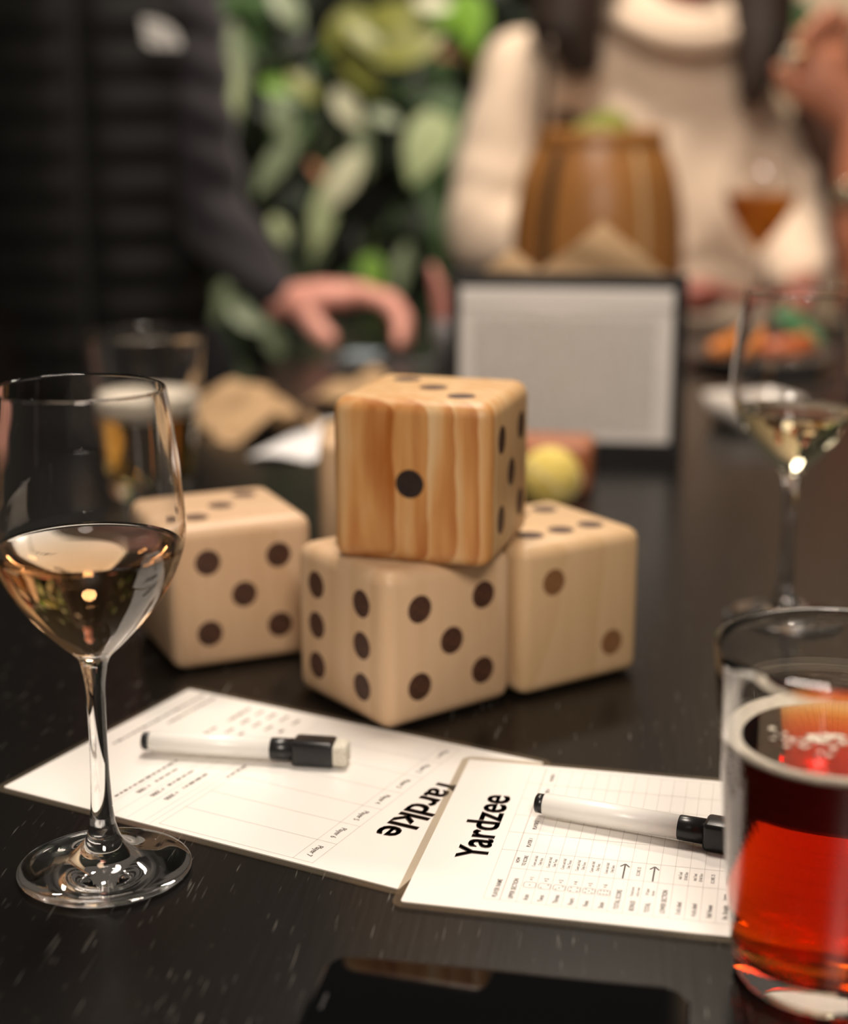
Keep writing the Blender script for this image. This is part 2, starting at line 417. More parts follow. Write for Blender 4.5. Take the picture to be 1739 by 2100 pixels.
die('pale wooden die carrying the top die, six pips on one side, five on the other', -0.0117, 0.8544, Z0, 0.6498,
    {'L': 6, 'F': 5, 'T': 3, 'R': 1, 'B': 2, 'U': 4}, W_a)
die('orange-grained wooden die on top of the pile, single black pip facing front', 0.0052, 0.8558, S+2*Z0, -0.2923,
    {'F': 1, 'R': 5, 'T': 3, 'B': 6, 'L': 2, 'U': 4}, W_b, pipm={'F': M_pip_d})
die('pale wooden die at the right of the pile, two brown pips facing front', 0.0675, 0.9050, Z0, 0.5835,
    {'F': 2, 'T': 6, 'R': 3, 'L': 4, 'B': 5, 'U': 1}, W_c, rot90='T', pipm={'F': M_pip_l})
die('pale wooden die standing apart behind the nearest wine glass, five pips facing front', -0.1259, 0.9448, Z0, 0.4185,
    {'F': 5, 'T': 3, 'R': 6, 'L': 1, 'B': 2, 'U': 4}, W_d, flip='T')
die('wooden die almost hidden behind the stacked dice', -0.035, 1.185, Z0, 0.03,
    {'F': 2, 'T': 4, 'R': 1, 'L': 6, 'B': 5, 'U': 3}, W_e)

# ------------------------------------------------------------------ wine glasses
def wine_glass(label, loc, outer, stem_z, wine_m, wine_z, wine_label, tipz=0.0025, wall=0.0009, sc_=1.0):
    """outer: (r, z) of the bowl from the stem joint up to the rim"""
    g = thing('wine_glass', label, 'wine glass', loc, 0, 'stemmed wine glasses')
    z0, z1 = stem_z
    foot = curve_prof([(0.0378, 0.0014), (0.0380, 0.0021), (0.0345, 0.0032), (0.024, 0.0052), (0.014, 0.0090), (0.0082, 0.0150), (0.0056, z0)], 6)
    foot = [(0.0, 0.0003), (0.030, 0.0003), (0.0365, 0.0005)] + foot
    obj('foot', lathe(foot, 72), M_glass, g, smooth=True)
    stem = curve_prof([(0.0056, z0), (0.0046, z0+0.012), (0.0039, (z0+z1)/2), (0.0043, z1-0.012), (0.0060, z1)], 5)
    obj('stem', lathe(stem, 32), M_glass, g, smooth=True)
    op = curve_prof([(0.0060, z1)]+outer, 7)
    # inner wall: offset inwards, closed at the bottom above the stem
    ip = []
    bot = outer[0][1] + 0.0035
    for r, z in op:
        if z > bot and r > wall: ip.append((max(r-wall*1.15, 0.0), z))
    rr, zt = op[-1]
    full = op + [(rr-wall*0.5, zt+0.0004)] + ip[::-1]
    lastr, lastz = full[-1]
    full += [(lastr*0.6, lastz-0.0012), (0, lastz-0.0018)]
    obj('bowl', lathe(full, 96), M_glass, g, smooth=True)
    # wine fills the inside, its skin a hair inside the glass wall
    wp = [(0, lastz-0.0021), (lastr*0.6+0.0003, lastz-0.0015)]
    for r, z in ip:
        if z < wine_z: wp.append((r+0.0002, z))
    def r_at(zq):
        for (ra, za), (rb, zb) in zip(ip, ip[1:]):
            if za <= zq <= zb: return ra+(rb-ra)*(zq-za)/(zb-za)
        return ip[-1][0]
    rw = r_at(wine_z)+0.0002
    wp += [(rw, wine_z+0.0010), (rw-0.0012, wine_z+0.0003), (rw-0.004, wine_z), (0, wine_z)]
    w = obj('wine', lathe(wp, 96), wine_m, g, smooth=True, label=wine_label)
    return g
BOWL = [(0.0078, 0.1005), (0.0140, 0.1065), (0.0240, 0.1175), (0.0335, 0.1310), (0.0395, 0.1450), (0.0414, 0.1560), (0.0408, 0.1690), (0.0390, 0.1880), (0.0368, 0.2060), (0.0352, 0.2160)]
wine_glass('wine glass of pink wine in the left foreground, beside the score sheet', (-0.1413, 0.6374, Z0), BOWL, (0.0225, 0.097), M_rose, 0.1480, 'pale pink wine')
wine_glass('wine glass of pale white wine at the right, behind the amber beer', (0.2370, 0.9900, Z0), BOWL, (0.0225, 0.097), M_white, 0.1400, 'pale yellow wine')
BIG = [(0.0090, 0.1360), (0.0160, 0.1440), (0.0300, 0.1620), (0.0430, 0.1830), (0.0500, 0.2000), (0.0515, 0.2150), (0.0490, 0.2380), (0.0455, 0.2550)]
p = at(1545, 690, 2.30)
wine_glass('wine glass of orange drink in front of the person in cream', (p.x, 2.30, Z0), BIG, (0.0225, 0.132), M_spritz, 0.2080, 'bright orange drink')

# ------------------------------------------------------------------ pint glasses
def pint(label, loc, rb, rt, h, beer_m, lev, foam_t, foam_in, beer_label, base_t=0.011):
    g = thing('pint_glass', label, 'beer glass', loc, 0, 'pint glasses of beer')
    wall = 0.0026
    rad = lambda z: rb + (rt-rb)*(z/h)**0.9
    prof = [(0, 0.0016), (rb*0.55, 0.0012), (rb*0.78, 0.0004), (rb*0.86, 0.0002), (rb*0.95, 0.0010), (rb*0.995, 0.0035)]
    zs = [0.006 + (h-0.006)*k/24 for k in range(25)]
    prof += [(rad(z), z) for z in zs]
    prof += [(rt-0.0003, h+0.0007), (rt-0.0010, h+0.0010), (rt-0.0018, h+0.0006)]
    inner = [(rad(z)-wall*(1.25-0.45*z/h), z) for z in zs if z > base_t+0.003]
    prof += inner[::-1]
    r1 = inner[0][0]
    prof += [(r1-0.0015, base_t+0.0012), (r1-0.006, base_t), (0, base_t)]
    obj('glass', lathe(prof, 96), M_glass, g, smooth=True)
    e = 0.0003
    bp_ = [(0, base_t-e), (r1-0.006, base_t-e), (r1-0.0015+e, base_t+0.0012-e)] + [(r+e, z) for r, z in inner if z < lev]
    def rin(zq): return rad(zq)-wall*(1.25-0.45*zq/h)+e
    bp_ += [(rin(lev), lev), (rin(lev)-0.002, lev), (0, lev)]
    obj('beer', lathe(bp_, 96), beer_m, g, smooth=False, label=beer_label)
    me = g.children[-1].data
    for pl in me.polygons: pl.use_smooth = abs(pl.normal.z) < 0.9
    rf = rin(lev)
    if foam_in > 0:      # ring of foam clinging to the wall
        fp = [(rf-foam_in, lev+0.0002), (rf-foam_in*0.6, lev+foam_t*0.7), (rf-foam_in*0.25, lev+foam_t*1.0), (rf-0.0001, lev+foam_t*1.3), (rf-0.0001, lev-foam_t*0.3), (rf-foam_in*0.7, lev-0.0003), (rf-foam_in, lev+0.0002)]
        obj('foam', lathe(fp, 96), M_foam, g, smooth=True)
    else:
        fp = [(0, lev+0.0002), (rf-0.0001, lev+0.0002), (rin(lev+foam_t)-0.0001, lev+foam_t), (rf*0.7, lev+foam_t*0.9), (0, lev+foam_t*0.85)]
        obj('foam', lathe(fp, 64), M_foam, g, smooth=True)
    return g
beer1 = pint('pint glass of clear amber-red beer in the right foreground', (0.1545, 0.5490, Z0), 0.0338, 0.0470, 0.1345, M_amber, 0.0985, 0.0020, 0.0062, 'amber red beer')
# patch of bubbles floating on the beer
bm = bmesh.new(); rb_ = random.Random(3)
for k in range(70):
    a = rb_.gauss(-1.9, 0.7); d = abs(rb_.gauss(0.012, 0.008))
    if d > 0.027: continue
    rr = rb_.uniform(0.0006, 0.0017)
    lathe([(0, -rr*0.1), (rr, 0), (rr*0.75, rr*0.35), (0, rr*0.5)], 8, bm, Matrix.Translation((d*math.cos(a)-0.004, d*math.sin(a)*0.8+0.004, 0.0988)))
o = obj('bubbles', bm, M_foam, beer1, smooth=True); o['kind'] = 'stuff'
pint('pint glass of pale beer with foam, standing behind the pink wine', (-0.2395, 1.3494, Z0), 0.033, 0.0505, 0.140, M_lager, 0.070, 0.018, 0, 'golden pale beer')

# ------------------------------------------------------------------ score sheets
CW, CH = 0.163, 0.232
def text_into(bm, s, size, x, y, M, bold=0.0, align='LEFT', sx=1.0, shear=0.0):
    cu = bpy.data.curves.new('t', 'FONT'); cu.body = s; cu.size = size; cu.align_x = align; cu.offset = bold; cu.shear = shear
    cu.resolution_u = 3
    me = bake([bpy.data.objects.new('t', cu)])[0]
    me.transform(M @ Matrix.Translation((x, y, 0)) @ Matrix.Diagonal((sx, 1, 1, 1)))
    bm.from_mesh(me)
    bpy.data.meshes.remove(me)
def line_into(bm, x0, y0, x1, y1, w, z):
    d = Vector((x1-x0, y1-y0)).normalized()*1; n = Vector((-d.y, d.x))*w/2
    bm.faces.new([bm.verts.new((a+n.x*s, b+n.y*s, z)) for a, b, s in ((x0, y0, -1), (x1, y1, -1), (x1, y1, 1), (x0, y0, 1))])
def words_into(bm, x0, x1, y, h, z, rnd):
    """print too small to read: word-long strokes"""
    x = x0
    while x < x1:
        w = min(rnd.uniform(0.0018, 0.0052), x1-x)
        if w > 0.0008: line_into(bm, x, y, x+w, y, h*rnd.uniform(0.55, 0.8), z)
        x += w + 0.0011
def sheet(label, origin, ang, z):
    t = thing('score_sheet', label, 'score sheet', (origin[0], origin[1], z), R(ang), 'laminated score sheets')
    # clear laminate border round the paper
    bm = bmesh.new()
    oo = rrect(CW, CH, 0.006, 6, CW/2, -CH/2); ii = rrect(CW-0.009, CH-0.0075, 0.0012, 6, CW/2, -CH/2)
    n = len(oo)
    rings = [[bm.verts.new((x, y, zz)) for x, y in pp] for pp, zz in ((ii, 0.0), (oo, 0.0), (oo, 0.0005), (ii, 0.0006))]
    for a, b in zip(rings, rings[1:]):
        for i in range(n): bm.faces.new((a[i], b[i], b[(i+1) % n], a[(i+1) % n]))
    obj('laminate_border', bm, M_film, t, label='clear plastic border')
    bm = bmesh.new(); prism(bm, ii, 0.0, 0.0006)
    obj('paper', bm, M_paper, t)
    return t
PZ = Matrix.Translation((0, 0, 0.00068)); LZ = 0.00066
def heading(bm, a, b, x, y, width):
    for sub, size, x0, w in ((a, 0.0200, x, 0.185*width), (b, 0.0225, x+0.170*width, 0.830*width)):
        t_ = bmesh.new(); text_into(t_, sub, size, 0, 0, Matrix(), 0.00030)
        xs = [v.co.x for v in t_.verts]; k = w/(max(xs)-min(xs)); x_min = min(xs)
        me = bpy.data.meshes.new('h'); t_.to_mesh(me); t_.free()
        for d in (-0.00045, 0.0, 0.00045):     # heavier upright strokes
            me2 = me.copy(); me2.transform(Matrix.Translation((x0+d-x_min*k, y, 0.00068+abs(d)*0.02)) @ Matrix.Diagonal((k, 1, 1, 1))); bm.from_mesh(me2); bpy.data.meshes.remove(me2)
        bpy.data.meshes.remove(me)
# sheet with the upright heading
c2 = sheet('white laminated score sheet with a bold heading, partly behind the amber beer', (-0.0146, 0.6022), 77.5, 0.0011)
bm = bmesh.new(); heading(bm, 'Y', 'ardzee', 0.0495, -0.0320, 0.0685); obj('heading', bm, M_ink, c2)
bm = bmesh.new()
X0, X1 = 0.0145, 0.1545
cols = [0.0445, 0.0615, 0.0800, 0.0985, 0.1170, 0.1355, 0.1545]
ys = [-0.0375, -0.0445] + [-0.0515-0.0064*k for k in range(26)]
for y in ys: line_into(bm, X0, y, X1, y, 0.00022 if y != ys[1] else 0.0005, LZ)
for i, x in enumerate([X0]+cols): line_into(bm, x, ys[0] if i != 1 else ys[1], x, ys[-1], 0.00022, LZ)
obj('ruled_grid', bm, M_line, c2)
bm = bmesh.new()
def T2(s, size, x, y, b=0.00005, al='LEFT', sx=0.86): text_into(bm, s, size, x, y, PZ, b, al, sx)
T2('PLAYER NAME', 0.0030, 0.0165, -0.0428); T2('UPPER SECTION', 0.0030, 0.0165, -0.0497)
T2('HOW', 0.0024, 0.0525, -0.0472, al='CENTER'); T2('TO SCORE', 0.0024, 0.0525, -0.0503, al='CENTER')
for k in range(5): T2('PLAYER %d' % (k+1), 0.0026, cols[1]+0.0185*k+0.0092, -0.0497, al='CENTER')
rows = ['Aces', 'Twos', 'Threes', 'Fours', 'Fives', 'Sixes']
for k, r_ in enumerate(rows):
    y = -0.0561-0.0064*k
    T2(r_, 0.0031, 0.0165, y)
    T2('= %d' % (k+1), 0.0027, 0.0348, y+0.0002)
    T2('Count and Add', 0.0021, 0.0530, y+0.0014, 0.0, 'CENTER', 0.8); T2('Only '+r_, 0.0021, 0.0530, y-0.0011, 0.0, 'CENTER', 0.8)
y = -0.0945
T2('TOTAL SCORE', 0.0031, 0.0170, y)
T2('BONUS', 0.0031, 0.0170, y-0.0064); T2('If total score', 0.0020, 0.0300, y-0.0050, 0, sx=0.8); T2('is 63 or over', 0.0020, 0.0300, y-0.0074, 0, sx=0.8); T2('SCORE 35', 0.0023, 0.0530, y-0.0062, 0, 'CENTER')
T2('TOTAL', 0.0031, 0.0170, y-0.0128); T2('Of Upper', 0.0020, 0.0320, y-0.0114, 0, sx=0.8); T2('Section', 0.0020, 0.0320, y-0.0138, 0, sx=0.8)
T2('LOWER SECTION', 0.0031, 0.0175, y-0.0192)
for k, (a_, b1, b2) in enumerate((('3 of a kind', 'Add Total', 'Of All Dice'), ('4 of a kind', 'Add Total', 'Of All Dice'), ('Full House', 'SCORE 25', ''), ('Sm. Straight', 'SCORE 30', ''), ('Lg. Straight', 'SCORE 40', ''), ('Chance', 'Add Total', 'Of All Dice'))):
    yy = y-0.0256-0.0064*k
    T2(a_, 0.0030, 0.0180, yy)
    if b2: T2(b1, 0.0021, 0.0530, yy+0.0013, 0, 'CENTER', 0.8); T2(b2, 0.0021, 0.0530, yy-0.0012, 0, 'CENTER', 0.8)
    else: T2(b1, 0.0023, 0.0530, yy, 0, 'CENTER')
    if k in (3, 4): T2('Sequence', 0.0019, 0.0345, yy+0.0010, 0, sx=0.8)
obj('small_print', bm, M_ink2, c2)['kind'] = 'stuff'
bm = bmesh.new()
for yq in (-0.0936, -0.1066):    # two arrows
    line_into(bm, 0.0450, yq, 0.0580, yq, 0.0007, LZ+0.00001)
    line_into(bm, 0.0590, yq, 0.0562, yq+0.0020, 0.0007, LZ+0.00002); line_into(bm, 0.0590, yq, 0.0562, yq-0.0020, 0.0007, LZ+0.00003)
obj('arrows', bm, M_ink, c2)
bm = bmesh.new()
for k in range(6):               # little printed dice
    cx, cy0 = 0.0305, -0.0550-0.0064*k
    pts = rrect(0.0052, 0.0052, 0.0012, 4, cx, cy0)
    for (ax, ay), (bx_, by_) in zip(pts, pts[1:]+pts[:1]):
        if abs(ax-bx_)+abs(ay-by_) > 1e-6: line_into(bm, ax, ay, bx_, by_, 0.00022, LZ)
    for (i, j) in PIPS[k+1]:
        pp = [(cx+i*0.0014+0.00042*math.cos(a_*math.pi/4), cy0+j*0.0014+0.00042*math.sin(a_*math.pi/4)) for a_ in range(8)]
        bm.faces.new([bm.verts.new((x, y_, LZ)) for x, y_ in pp])
obj('printed_dice', bm, M_ink2, c2)
# sheet with the upside-down heading
c1 = sheet('white laminated score sheet with upside-down heading, lying beside the pink wine', (0.0672, 0.7560), 241.9, 0.0003)
bm = bmesh.new(); heading(bm, 'Y', 'ardkle', 0.0475, -0.0400, 0.0685); obj('heading', bm, M_ink, c1)
bm = bmesh.new()
for k in range(8): line_into(bm, 0.0098+0.0208*k, -0.0495, 0.0098+0.0208*k, -0.1345, 0.00025, LZ)
for y in (-0.0495, -0.0600, -0.1345): line_into(bm, 0.0098, y, 0.1554, y, 0.00025, LZ)
for y in (-0.1385, -0.1425, -0.1520, -0.1600, -0.1690): line_into(bm, 0.0700, y, 0.1578, y, 0.00022, LZ)
obj('ruled_grid', bm, M_line, c1)
bm = bmesh.new()
for k in range(7): text_into(bm, 'Player %d' % (k+1), 0.0042, 0.0098+0.0208*k+0.0104, -0.0562, PZ, 0.00005, 'CENTER', 0.82)
for i, (s, x0) in enumerate((('= 3000', 0.1225), ('= 2000', 0.1225), ('= 1000', 0.1225))):
    text_into(bm, s, 0.0040, x0, -0.1495-0.0085*i, PZ, 0.00008, 'LEFT', 0.9)
rnd = random.Random(5)
for i, (x0, x1) in enumerate(((0.098, 0.118), (0.098, 0.119), (0.100, 0.118))): words_into(bm, x0, x1, -0.1484-0.0085*i, 0.0022, LZ, rnd)
words_into(bm, 0.091, 0.142, -0.1720, 0.0022, LZ, rnd); words_into(bm, 0.080, 0.097, -0.1368, 0.0022, LZ, rnd)
words_into(bm, 0.0087, 0.0904, -0.2150, 0.0024, LZ, rnd); words_into(bm, 0.0087, 0.0526, -0.2070, 0.0024, LZ, rnd)
for i, (x0, x1, y) in enumerate(((0.013, 0.034, -0.1800), (0.013, 0.020, -0.1712), (0.027, 0.034, -0.1712), (0.045, 0.061, -0.1805), (0.013, 0.021, -0.1630), (0.028, 0.036, -0.1630), (0.042, 0.049, -0.1712), (0.013, 0.021, -0.1545), (0.029, 0.036, -0.1545), (0.044, 0.051, -0.1630), (0.015, 0.022, -0.1460), (0.031, 0.037, -0.1460))):
    words_into(bm, x0, x1, y, 0.0026, LZ, rnd)
obj('small_print', bm, M_ink2, c1)['kind'] = 'stuff'

# ------------------------------------------------------------------ markers
def marker(label, tail, ang, z):
    t = thing('dry_erase_marker', label, 'marker', (tail[0], tail[1], z), R(ang), 'white dry-erase markers')
    AX = Matrix.Translation((0, 0, 0.0070)) @ Matrix.Rotation(math.pi/2, 4, 'Y')
    lz = lambda pr, n=32: lathe(pr, n, None, AX)
    obj('tail_plug', lz([(0, 0), (0.0038, 0), (0.0046, 0.0006), (0.0047, 0.0040), (0.0040, 0.0042), (0.0040, 0.0060)]), M_black, t, smooth=False)
    obj('barrel', lz([(0, 0.0041), (0.0050, 0.0041), (0.0054, 0.0048), (0.0056, 0.030), (0.0056, 0.0690), (0, 0.0690)]), M_whiteP, t, smooth=False)
    for o_ in t.children:
        for pl in o_.data.polygons: pl.use_smooth = abs(pl.normal.x) < 0.9
    cap = obj('cap', lz([(0, 0.0685), (0.0055, 0.0685), (0.0058, 0.0692), (0.0059, 0.0815), (0, 0.0815)]), M_black, t)
    for pl in cap.data.polygons: pl.use_smooth = abs(pl.normal.x) < 0.9
    bm = rbox(0.0220, 0.0135, 0.0135, 0.0022, 3)
    for v in bm.verts: v.co += Vector((0.0915, 0, 0.0070))
    obj('cap_block', bm, M_black, cap, smooth=True)
    bm = rbox(0.0085, 0.0120, 0.0115, 0.0018, 3)
    for v in bm.verts: v.co += Vector((0.1050, 0, 0.0068))
    obj('eraser', bm, M_felt, t, smooth=True, label='off-white felt eraser')
    return t
marker('white marker with black cap and felt end, on the sheet beside the pink wine', (-0.1465, 0.7655), -8.6, 0.0011)
marker('white marker whose black cap goes behind the amber beer', (0.0530, 0.6880), -22.4, 0.0019)

# ------------------------------------------------------------------ near phone
ph = thing('smartphone', 'black smartphone lying face up at the bottom edge of the photo', 'phone', (0, 0, 0), 0)
M_screen = mat('phone_glass', (0.003, 0.003, 0.0035), 0.03, spec=0.6)
M_alu = mat('dark_metal_rim', (0.05, 0.05, 0.055), 0.3, metal=0.9)
PA = R(-10.8); ux = Vector((math.cos(PA), math.sin(PA))); uy = Vector((-ux.y, ux.x))
c0 = Vector((-0.0365, 0.5535)) + ux*0.0695 - uy*0.0345
ph.location = (c0.x, c0.y, Z0); ph.rotation_euler = (0, 0, PA)
bm = bmesh.new(); prism(bm, rrect(0.139, 0.069, 0.0095, 8), 0, 0.0072)
es = [e for e in bm.edges if abs(e.verts[0].co.z-e.verts[1].co.z) < 1e-6]
bmesh.ops.bevel(bm, geom=es, offset=0.0022, segments=4, affect='EDGES')
obj('case', bm, M_alu, ph, smooth=True)
bm = bmesh.new(); prism(bm, rrect(0.1352, 0.0652, 0.0080, 8), 0.0070, 0.0075); obj('screen', bm, M_screen, ph)
bm = bmesh.new(); prism(bm, rrect(0.0012, 0.011, 0.0005, 3, -0.0635, 0), 0.0074, 0.00756); obj('earpiece', bm, M_alu, ph)

# ------------------------------------------------------------------ menu holder with napkins
mh = thing('menu_holder', 'black table caddy with a white printed menu sheet on its front', 'menu holder', (0.132, 1.480, Z0), R(-7.0))
M_hold = mat('matt_black_metal', (0.010, 0.010, 0.010), 0.45)
def part_box(name, m, par, x0, x1, y0, y1, z0, z1, lab=None):
    bm = bmesh.new(); box(bm, x0, x1, y0, y1, z0, z1)
    bmesh.ops.bevel(bm, geom=list(bm.edges), offset=0.0008, segments=1, affect='EDGES')
    return obj(name, bm, m, par, label=lab)
part_box('front_plate', M_hold, mh, -0.110, 0.114, 0.000, 0.004, 0.0, 0.178)
part_box('base', M_hold, mh, -0.110, 0.114, 0.0045, 0.115, 0.0, 0.004)
part_box('back_plate', M_hold, mh, -0.110, 0.114, 0.111, 0.115, 0.0045, 0.145)
part_box('side_plate', M_hold, mh, -0.110, -0.107, 0.0045, 0.1105, 0.0045, 0.145)
part_box('side_plate', M_hold, mh, 0.111, 0.114, 0.0045, 0.1105, 0.0045, 0.145)
sh = part_box('menu_sheet', mat('menu_paper', (0.74, 0.70, 0.66), 0.5, coat=0.3), mh, -0.0985, 0.1015, -0.0032, -0.0006, 0.019, 0.164, 'white printed sheet')
bm = bmesh.new(); rnd = random.Random(9)
for k in range(38):
    zz = 0.135-0.0029*k
    x = -0.086
    while x < 0.086:
        w = rnd.uniform(0.003, 0.011); w = min(w, 0.086-x)
        if w > 0.001:
            bm.faces.new([bm.verts.new(q) for q in ((x, -0.00345, zz), (x+w, -0.00345, zz), (x+w, -0.00345, zz+0.0009), (x, -0.00345, zz+0.0009))])
        x += w+0.0022
obj('printed_text', bm, mat('menu_ink', (0.24, 0.20, 0.16), 0.5), sh)['kind'] = 'stuff'
part_box('top_rail', mat('clear_rail', (0.58, 0.54, 0.51), 0.12, coat=0.5), mh, -0.0985, 0.1015, -0.0037, -0.0033, 0.1450, 0.1475)

def paper_mesh(w, h, fn, nx=18, ny=12, th=0.0006):
    bm = bmesh.new()
    g = [[bm.verts.new(fn(i/nx, j/ny)) for i in range(nx+1)] for j in range(ny+1)]
    for j in range(ny):
        for i in range(nx): bm.faces.new((g[j][i], g[j][i+1], g[j+1][i+1], g[j+1][i]))
    bmesh.ops.recalc_face_normals(bm, faces=list(bm.faces))
    bmesh.ops.solidify(bm, geom=list(bm.faces), thickness=th)
    return bm
# napkins standing on a corner in the caddy: folded squares, one corner up
def napkin(label, dx, dy, peak_z, side, lean, m=M_kraft):
    t = Matrix.Translation(mh.matrix_basis.translation) @ Matrix.Rotation(R(-7), 4, 'Z')
    mh_m = Matrix.Translation((0.132, 1.480, Z0)) @ Matrix.Rotation(R(-7.0), 4, 'Z')
    def fn(u, v):
        a, b = (u-1)*side, (v-1)*side
        x = (a-b)*0.7071; z = (a+b)*0.7071*0.78 + peak_z
        z = max(z, 0.006)
        x = x+dx
        if abs(x) > 0.095: x = math.copysign(0.095+(abs(x)-0.095)*0.15, x)
        y = dy + lean*(peak_z-z) + 0.004*math.sin(9*u+4*v)*(1-abs(u-v))
        return mh_m @ Vector((x, y, z))
    o = obj('paper_napkin', paper_mesh(1, 1, fn, 14, 14), m, None, smooth=False)
    return tag(o, label, 'napkin', 'brown napkins in the caddy')
napkin('brown paper napkin with its corner raised highest, at the right in the caddy', 0.033, 0.055, 0.222, 0.132, -0.10)
napkin('lower brown paper napkin in front, leaning left in the caddy', -0.052, 0.030, 0.198, 0.118, -0.10)

# ------------------------------------------------------------------ crumpled papers on the table
def crumple(seed, w, h, amp, base):
    rr = random.Random(seed)
    off = Vector((rr.uniform(0, 50), rr.uniform(0, 50), 0))
    def fn(u, v):
        x, y = (u-0.5)*w, (v-0.5)*h
        n1 = mnoise.noise(Vector((x*22, y*22, 0))+off); n2 = mnoise.noise(Vector((x*55, y*55, 3))+off)
        z = base*(1-abs(2*u-1)**1.5)*(0.4+0.6*v) + amp*(n1*1.0+n2*0.35)
        return Vector((x+0.010*n2, y+0.010*n1, max(z, 0.0004)))
    return fn
o = obj('paper_napkin', paper_mesh(1, 1, crumple(4, 0.115, 0.14, 0.022, 0.045), 22, 22), M_kraft, None, loc=(-0.176, 1.64, Z0), rot=(0, 0, R(25)))
tag(o, 'crumpled brown paper napkin on the table left of the dice', 'napkin')
o = obj('paper_napkin', paper_mesh(1, 1, crumple(11, 0.075, 0.09, 0.020, 0.030), 14, 14), M_kraft, None, loc=(-0.083, 1.80, Z0), rot=(0, 0, R(-30)))
tag(o, 'small crumpled brown napkin just behind the top die', 'napkin')
def fn(u, v):
    return Vector(((u-0.5)*0.075 + (v-0.5)*0.03, (v-0.5)*0.17, 0.0010+0.012*max(0, v-0.5)*(u)+0.003*math.sin(5*u)))
o = obj('paper_sheet', paper_mesh(1, 1, fn), M_napkin, None, loc=(-0.106, 1.560, Z0+0.0006), rot=(0, 0, R(-8)))
tag(o, 'white slip of paper on the table behind the stacked dice', 'paper')

# ------------------------------------------------------------------ ball and block
o = obj('ball', lathe([(0.026*math.sin(math.pi*k/24), 0.026-0.026*math.cos(math.pi*k/24)) for k in range(25)], 48),
        noisy('yellow_fuzz', (0.62, 0.47, 0.10), (0.72, 0.57, 0.17), 90, rough=0.95, bump=0.5), None, smooth=True, loc=(0.106, 1.292, Z0))
t = thing('yellow_ball', 'yellow ball on the table behind the right-hand die', 'ball', (0.106, 1.292, Z0)); o.parent = t; o.location = (0, 0, 0); o.name = 'cover'
bm = bmesh.new(); tube(bm, [(0.0262*math.cos(a)*math.cos(0.5*math.sin(2*a)), 0.0262*math.sin(a)*math.cos(0.5*math.sin(2*a)), 0.026+0.0262*math.sin(0.5*math.sin(2*a))) for a in [2*math.pi*k/60 for k in range(61)]], 0.0007, 6)
obj('seam', bm, mat('pale_seam', (0.72, 0.66, 0.45), 0.9), t)
t = thing('wooden_block', 'reddish-brown wooden block lying behind the yellow ball', 'block', (0.108, 1.372, Z0), R(-10))
bm = rbox(0.085, 0.055, 0.044, 0.006, 3)
for v in bm.verts: v.co.z += 0.022
obj('block_body', bm, noisy('red_brown_wood', (0.30, 0.095, 0.035), (0.38, 0.13, 0.05), 30, rough=0.45, stretch=(1, 8, 8)), t, smooth=True)

# ------------------------------------------------------------------ bucket bag
bag = thing('bucket_bag', 'rounded brown leather bag with a dark strap, standing behind the caddy', 'bag', (0.236, 2.17, Z0))
M_lea = noisy('brown_leather', (0.30, 0.125, 0.030), (0.38, 0.165, 0.045), 9, rough=0.38, stretch=(1, 1, 0.4))
M_lea2 = mat('dark_leather', (0.055, 0.030, 0.014), 0.45)
body = [(0, 0.001), (0.085, 0.001), (0.100, 0.012), (0.112, 0.06), (0.1165, 0.13), (0.113, 0.19), (0.103, 0.24), (0.088, 0.278), (0.082, 0.288)]
prof = [(0, 0.001), (0.085, 0.001)] + curve_prof(body[2:], 5)
prof += [(0.078, 0.288), (0.084, 0.270), (0.10, 0.20), (0.10, 0.03), (0, 0.02)]
obj('body', lathe(prof, 64), M_lea, bag, smooth=True)
obj('rim', lathe([(0.079, 0.280), (0.086, 0.278), (0.0875, 0.286), (0.0865, 0.298), (0.083, 0.301), (0.079, 0.298), (0.079, 0.280)], 64), M_lea, bag, smooth=True)
def rbag(z):
    pr = curve_prof(body[2:], 5)
    for (ra, za), (rb2, zb) in zip(pr, pr[1:]):
        if za <= z <= zb: return ra+(rb2-ra)*(z-za)/(zb-za)
    return 0.1
def strip(ang, w, z0, z1, m, nm, lab=None, lift=0.002):
    bm = bmesh.new(); rows_ = []
    for k in range(15):
        z = z0+(z1-z0)*k/14; r_ = rbag(z)
        rows_.append([bm.verts.new(((r_+lf)*math.cos(ang+s*w/r_), (r_+lf)*math.sin(ang+s*w/r_), z)) for s, lf in ((-1, 0), (-1, lift), (1, lift), (1, 0))])
    for a, b in zip(rows_, rows_[1:]):
        for i in range(3): bm.faces.new((a[i], a[i+1], b[i+1], b[i]))
    return obj(nm, bm, m, bag, label=lab)
strip(R(-90-42), 0.009, 0.05, 0.275, M_lea2, 'side_strap', 'dark leather strip')
strip(R(-90+25), 0.004, 0.03, 0.275, mat('pale_stitching', (0.55, 0.38, 0.20), 0.5), 'seam_piping', 'pale seam')
bm = bmesh.new()
pts = [(-0.080, -0.02, 0.288), (-0.082, -0.02, 0.33), (-0.084, 0.02, 0.38), (-0.080, 0.10, 0.41)]
pts = [Vector((-0.078+0.01*math.sin(t_*3), -0.035+0.11*t_, 0.285+0.13*math.sin(t_*math.pi))) for t_ in [k/16 for k in range(17)]]
tube(bm, pts, 0.004, 8); obj('handle', bm, M_lea2, bag, smooth=True)
gs = organic('green_scarf', [[((0.0, 0.0, 0.285), (0.055, 0.05, 0.022)), ((0.012, 0.0, 0.305), (0.030, 0.03, 0.022))]], 0.006, noisy('olive_cloth', (0.14, 0.16, 0.02), (0.22, 0.23, 0.035), 40, rough=0.9), bag, 4, label='olive green cloth')

